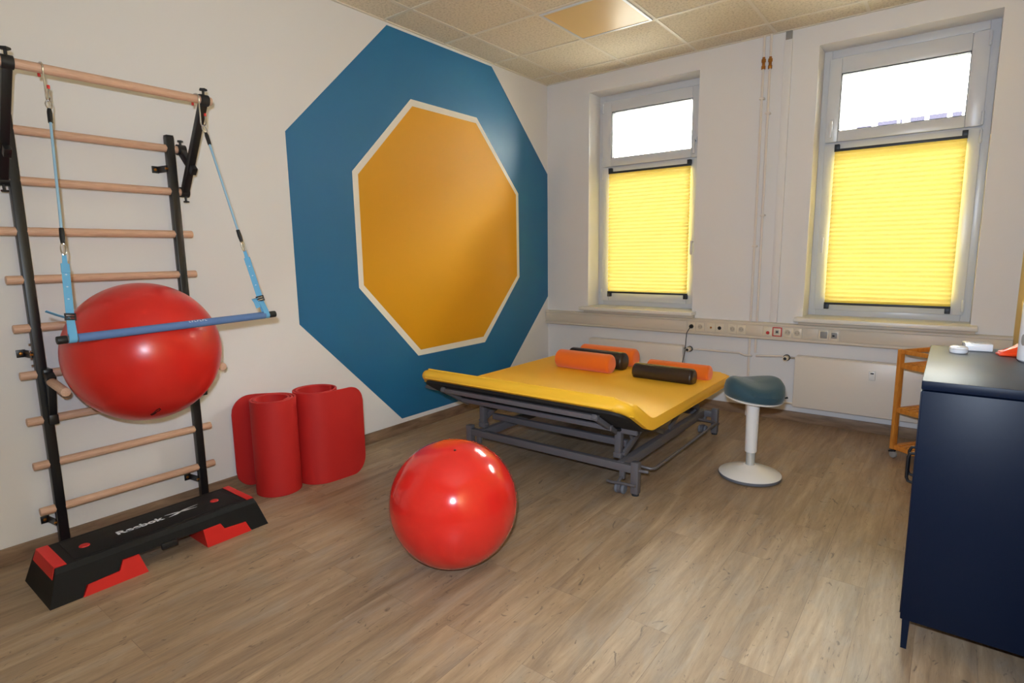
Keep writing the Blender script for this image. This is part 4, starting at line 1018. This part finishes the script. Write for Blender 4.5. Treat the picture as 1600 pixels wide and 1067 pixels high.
# things on the cabinet
ck = thing('round_timer', 'flat round white puck-shaped device on the navy cabinet', 'device', (3.470, -2.075, CZ1))
obj('lower_shell', MB().lathe([(0, 0), (0.030, 0), (0.0325, 0.005), (0.033, 0.015), (0, 0.015)], (3.470, -2.075, CZ1), 'z', 36), 'white_gloss', ck)
obj('upper_shell', MB().lathe([(0, 0.028), (0.023, 0.0275), (0.030, 0.024), (0.033, 0.0168), (0, 0.0165)], (3.470, -2.075, CZ1), 'z', 36), 'white_gloss', ck)
obj('seam', MB().lathe([(0, 0.0145), (0.032, 0.0145), (0.032, 0.0170), (0, 0.0170)], (3.470, -2.075, CZ1), 'z', 36), 'grey_plastic', ck)
bx = thing('small_box', 'small flat white box behind the round white device on the navy cabinet', 'box', (3.525, -1.95, CZ1))
rot = Matrix.Translation((3.533, -1.955, CZ1)) @ Matrix.Rotation(math.radians(8), 4, 'Z')
obj('box_body', MB().box(-0.047, 0.047, -0.042, 0.042, 0.0, 0.031, 0.003, 2, rot), 'white_gloss', bx)
lb = MB().box(-0.012, 0.006, -0.010, 0.012, 0.0306, 0.0318, 0, 2, rot); lb.box(0.008, 0.026, -0.018, 0.000, 0.0306, 0.0318, 0, 2, rot)
obj('printed_mark', lb, 'grey_plastic', bx)
og = thing('tape_dispenser', 'small orange-red plastic gadget with a raised fin beside the white bottle', 'gadget', (3.632, -2.06, CZ1))
og_p = [(-0.040, 0.0), (0.042, 0.0), (0.046, 0.012), (0.044, 0.052), (0.034, 0.058), (0.020, 0.046), (0.004, 0.034), (-0.014, 0.022), (-0.040, 0.018), (-0.043, 0.008)]
og_m = Matrix.Translation((3.640, -2.055, CZ1)) @ Matrix.Rotation(math.radians(15), 4, 'Z')
obj('gadget_body', MB().prism(og_p, lambda u, v, t: og_m @ Vector((u, t, v)), -0.016, 0.016, 0.003), 'orange_plastic', og)
obj('gadget_foot', MB().box(-0.046, 0.02, -0.022, 0.022, 0.0, 0.010, 0.003, 2, og_m), 'orange_plastic', og)
bt = thing('bottle', 'tall white plastic bottle with a blue band at the edge of the navy cabinet', 'bottle', (3.712, -2.170, CZ1))
BB = (3.712, -2.170, CZ1)
obj('bottle_body', MB().lathe([(0, 0), (0.058, 0), (0.064, 0.006), (0.064, 0.225), (0.061, 0.236), (0, 0.236)], BB, 'z', 40), 'white_gloss', bt)
obj('blue_band', MB().lathe([(0, 0.2365), (0.0625, 0.2365), (0.0625, 0.2425), (0, 0.2425)], BB, 'z', 40), 'blue_plastic', bt)
obj('lid', MB().lathe([(0, 0.243), (0.062, 0.243), (0.063, 0.262), (0.050, 0.278), (0.030, 0.284), (0.028, 0.298), (0, 0.300)], BB, 'z', 40), 'white_gloss', bt)
az = math.atan2(CAM.y-BB[1], CAM.x-BB[0])
pt = MB(); rr = 0.0643
pp = [(az - 0.86 + 0.18*math.cos(t), 0.085 + 0.022*math.sin(t)) for t in [2*PI*i/16 for i in range(16)]]
pt.prism(pp, lambda u, v, t: Vector((BB[0] + (rr+t)*math.cos(u), BB[1] + (rr+t)*math.sin(u), BB[2]+v)), -0.001, 0.0006)
obj('label_patch', pt, 'grey_plastic', bt)

# ================================================================== TROLLEY
P0 = Vector((3.196, -0.540, 0)); ta = math.radians(-36)
TB = Vector((math.cos(ta), math.sin(ta), 0)); TA = Vector((-math.sin(ta), math.cos(ta), 0))
LB, LA = 0.40, 0.34
trl = thing('wooden_trolley', 'honey-coloured wooden trolley with slatted shelves on castors behind the cabinet', 'trolley', P0 + TB*LB/2 + TA*LA/2)
def tp(b, a, z): return P0 + TB*b + TA*a + Vector((0, 0, z))
for b in (0.0, LB):
    for a in (0.0, LA):
        lg = obj('leg', MB().bar(tp(b, a, 0.062), tp(b, a, 0.750), 0.040, 0.024, 0.003, TB), 'orange_wood', trl)
def rails(z, h):
    r = MB()
    r.bar(tp(0, 0, z), tp(LB, 0, z), 0.016, h, 0.002); r.bar(tp(0, LA, z), tp(LB, LA, z), 0.016, h, 0.002)
    r.bar(tp(0, 0, z), tp(0, LA, z), 0.016, h, 0.002); r.bar(tp(LB, 0, z), tp(LB, LA, z), 0.016, h, 0.002)
    return r
obj('top_rail', rails(0.735, 0.028), 'orange_wood', trl)
for z in (0.640, 0.335, 0.075):
    s = obj('shelf', rails(z, 0.030), 'orange_wood', trl)
    for k in range(9):
        b = 0.03 + (LB-0.06)*k/8
        obj('slat', MB().bar(tp(b, -0.004, z+0.017), tp(b, LA+0.004, z+0.017), 0.026, 0.008, 0.001), 'orange_wood', s)
for b in (0.0, LB):
    for a in (0.0, LA):
        cst = MB().rod(tp(b, a, 0.050), tp(b, a, 0.066), 0.010, 12)
        cst.bar(tp(b-0.022, a-0.006, 0.042), tp(b+0.016, a+0.003, 0.050), 0.026, 0.012, 0.003)
        c_ = obj('castor', cst, 'black_plastic', trl)
        q = tp(b+0.006, a, 0.024)
        obj('castor_wheel', MB().rod(q - TA*0.011, q + TA*0.011, 0.024, 20, 0.003), 'grey_plastic', c_)
o = obj('small_ball', MB().lathe([(0.023*math.sin(PI*i/14), 0.023-0.023*math.cos(PI*i/14)) for i in range(15)], tp(0.185, 0.10, 0.653), 'z', 20), 'maroon')
tag(o, 'small dark red ball lying on the top shelf of the wooden trolley', 'ball')
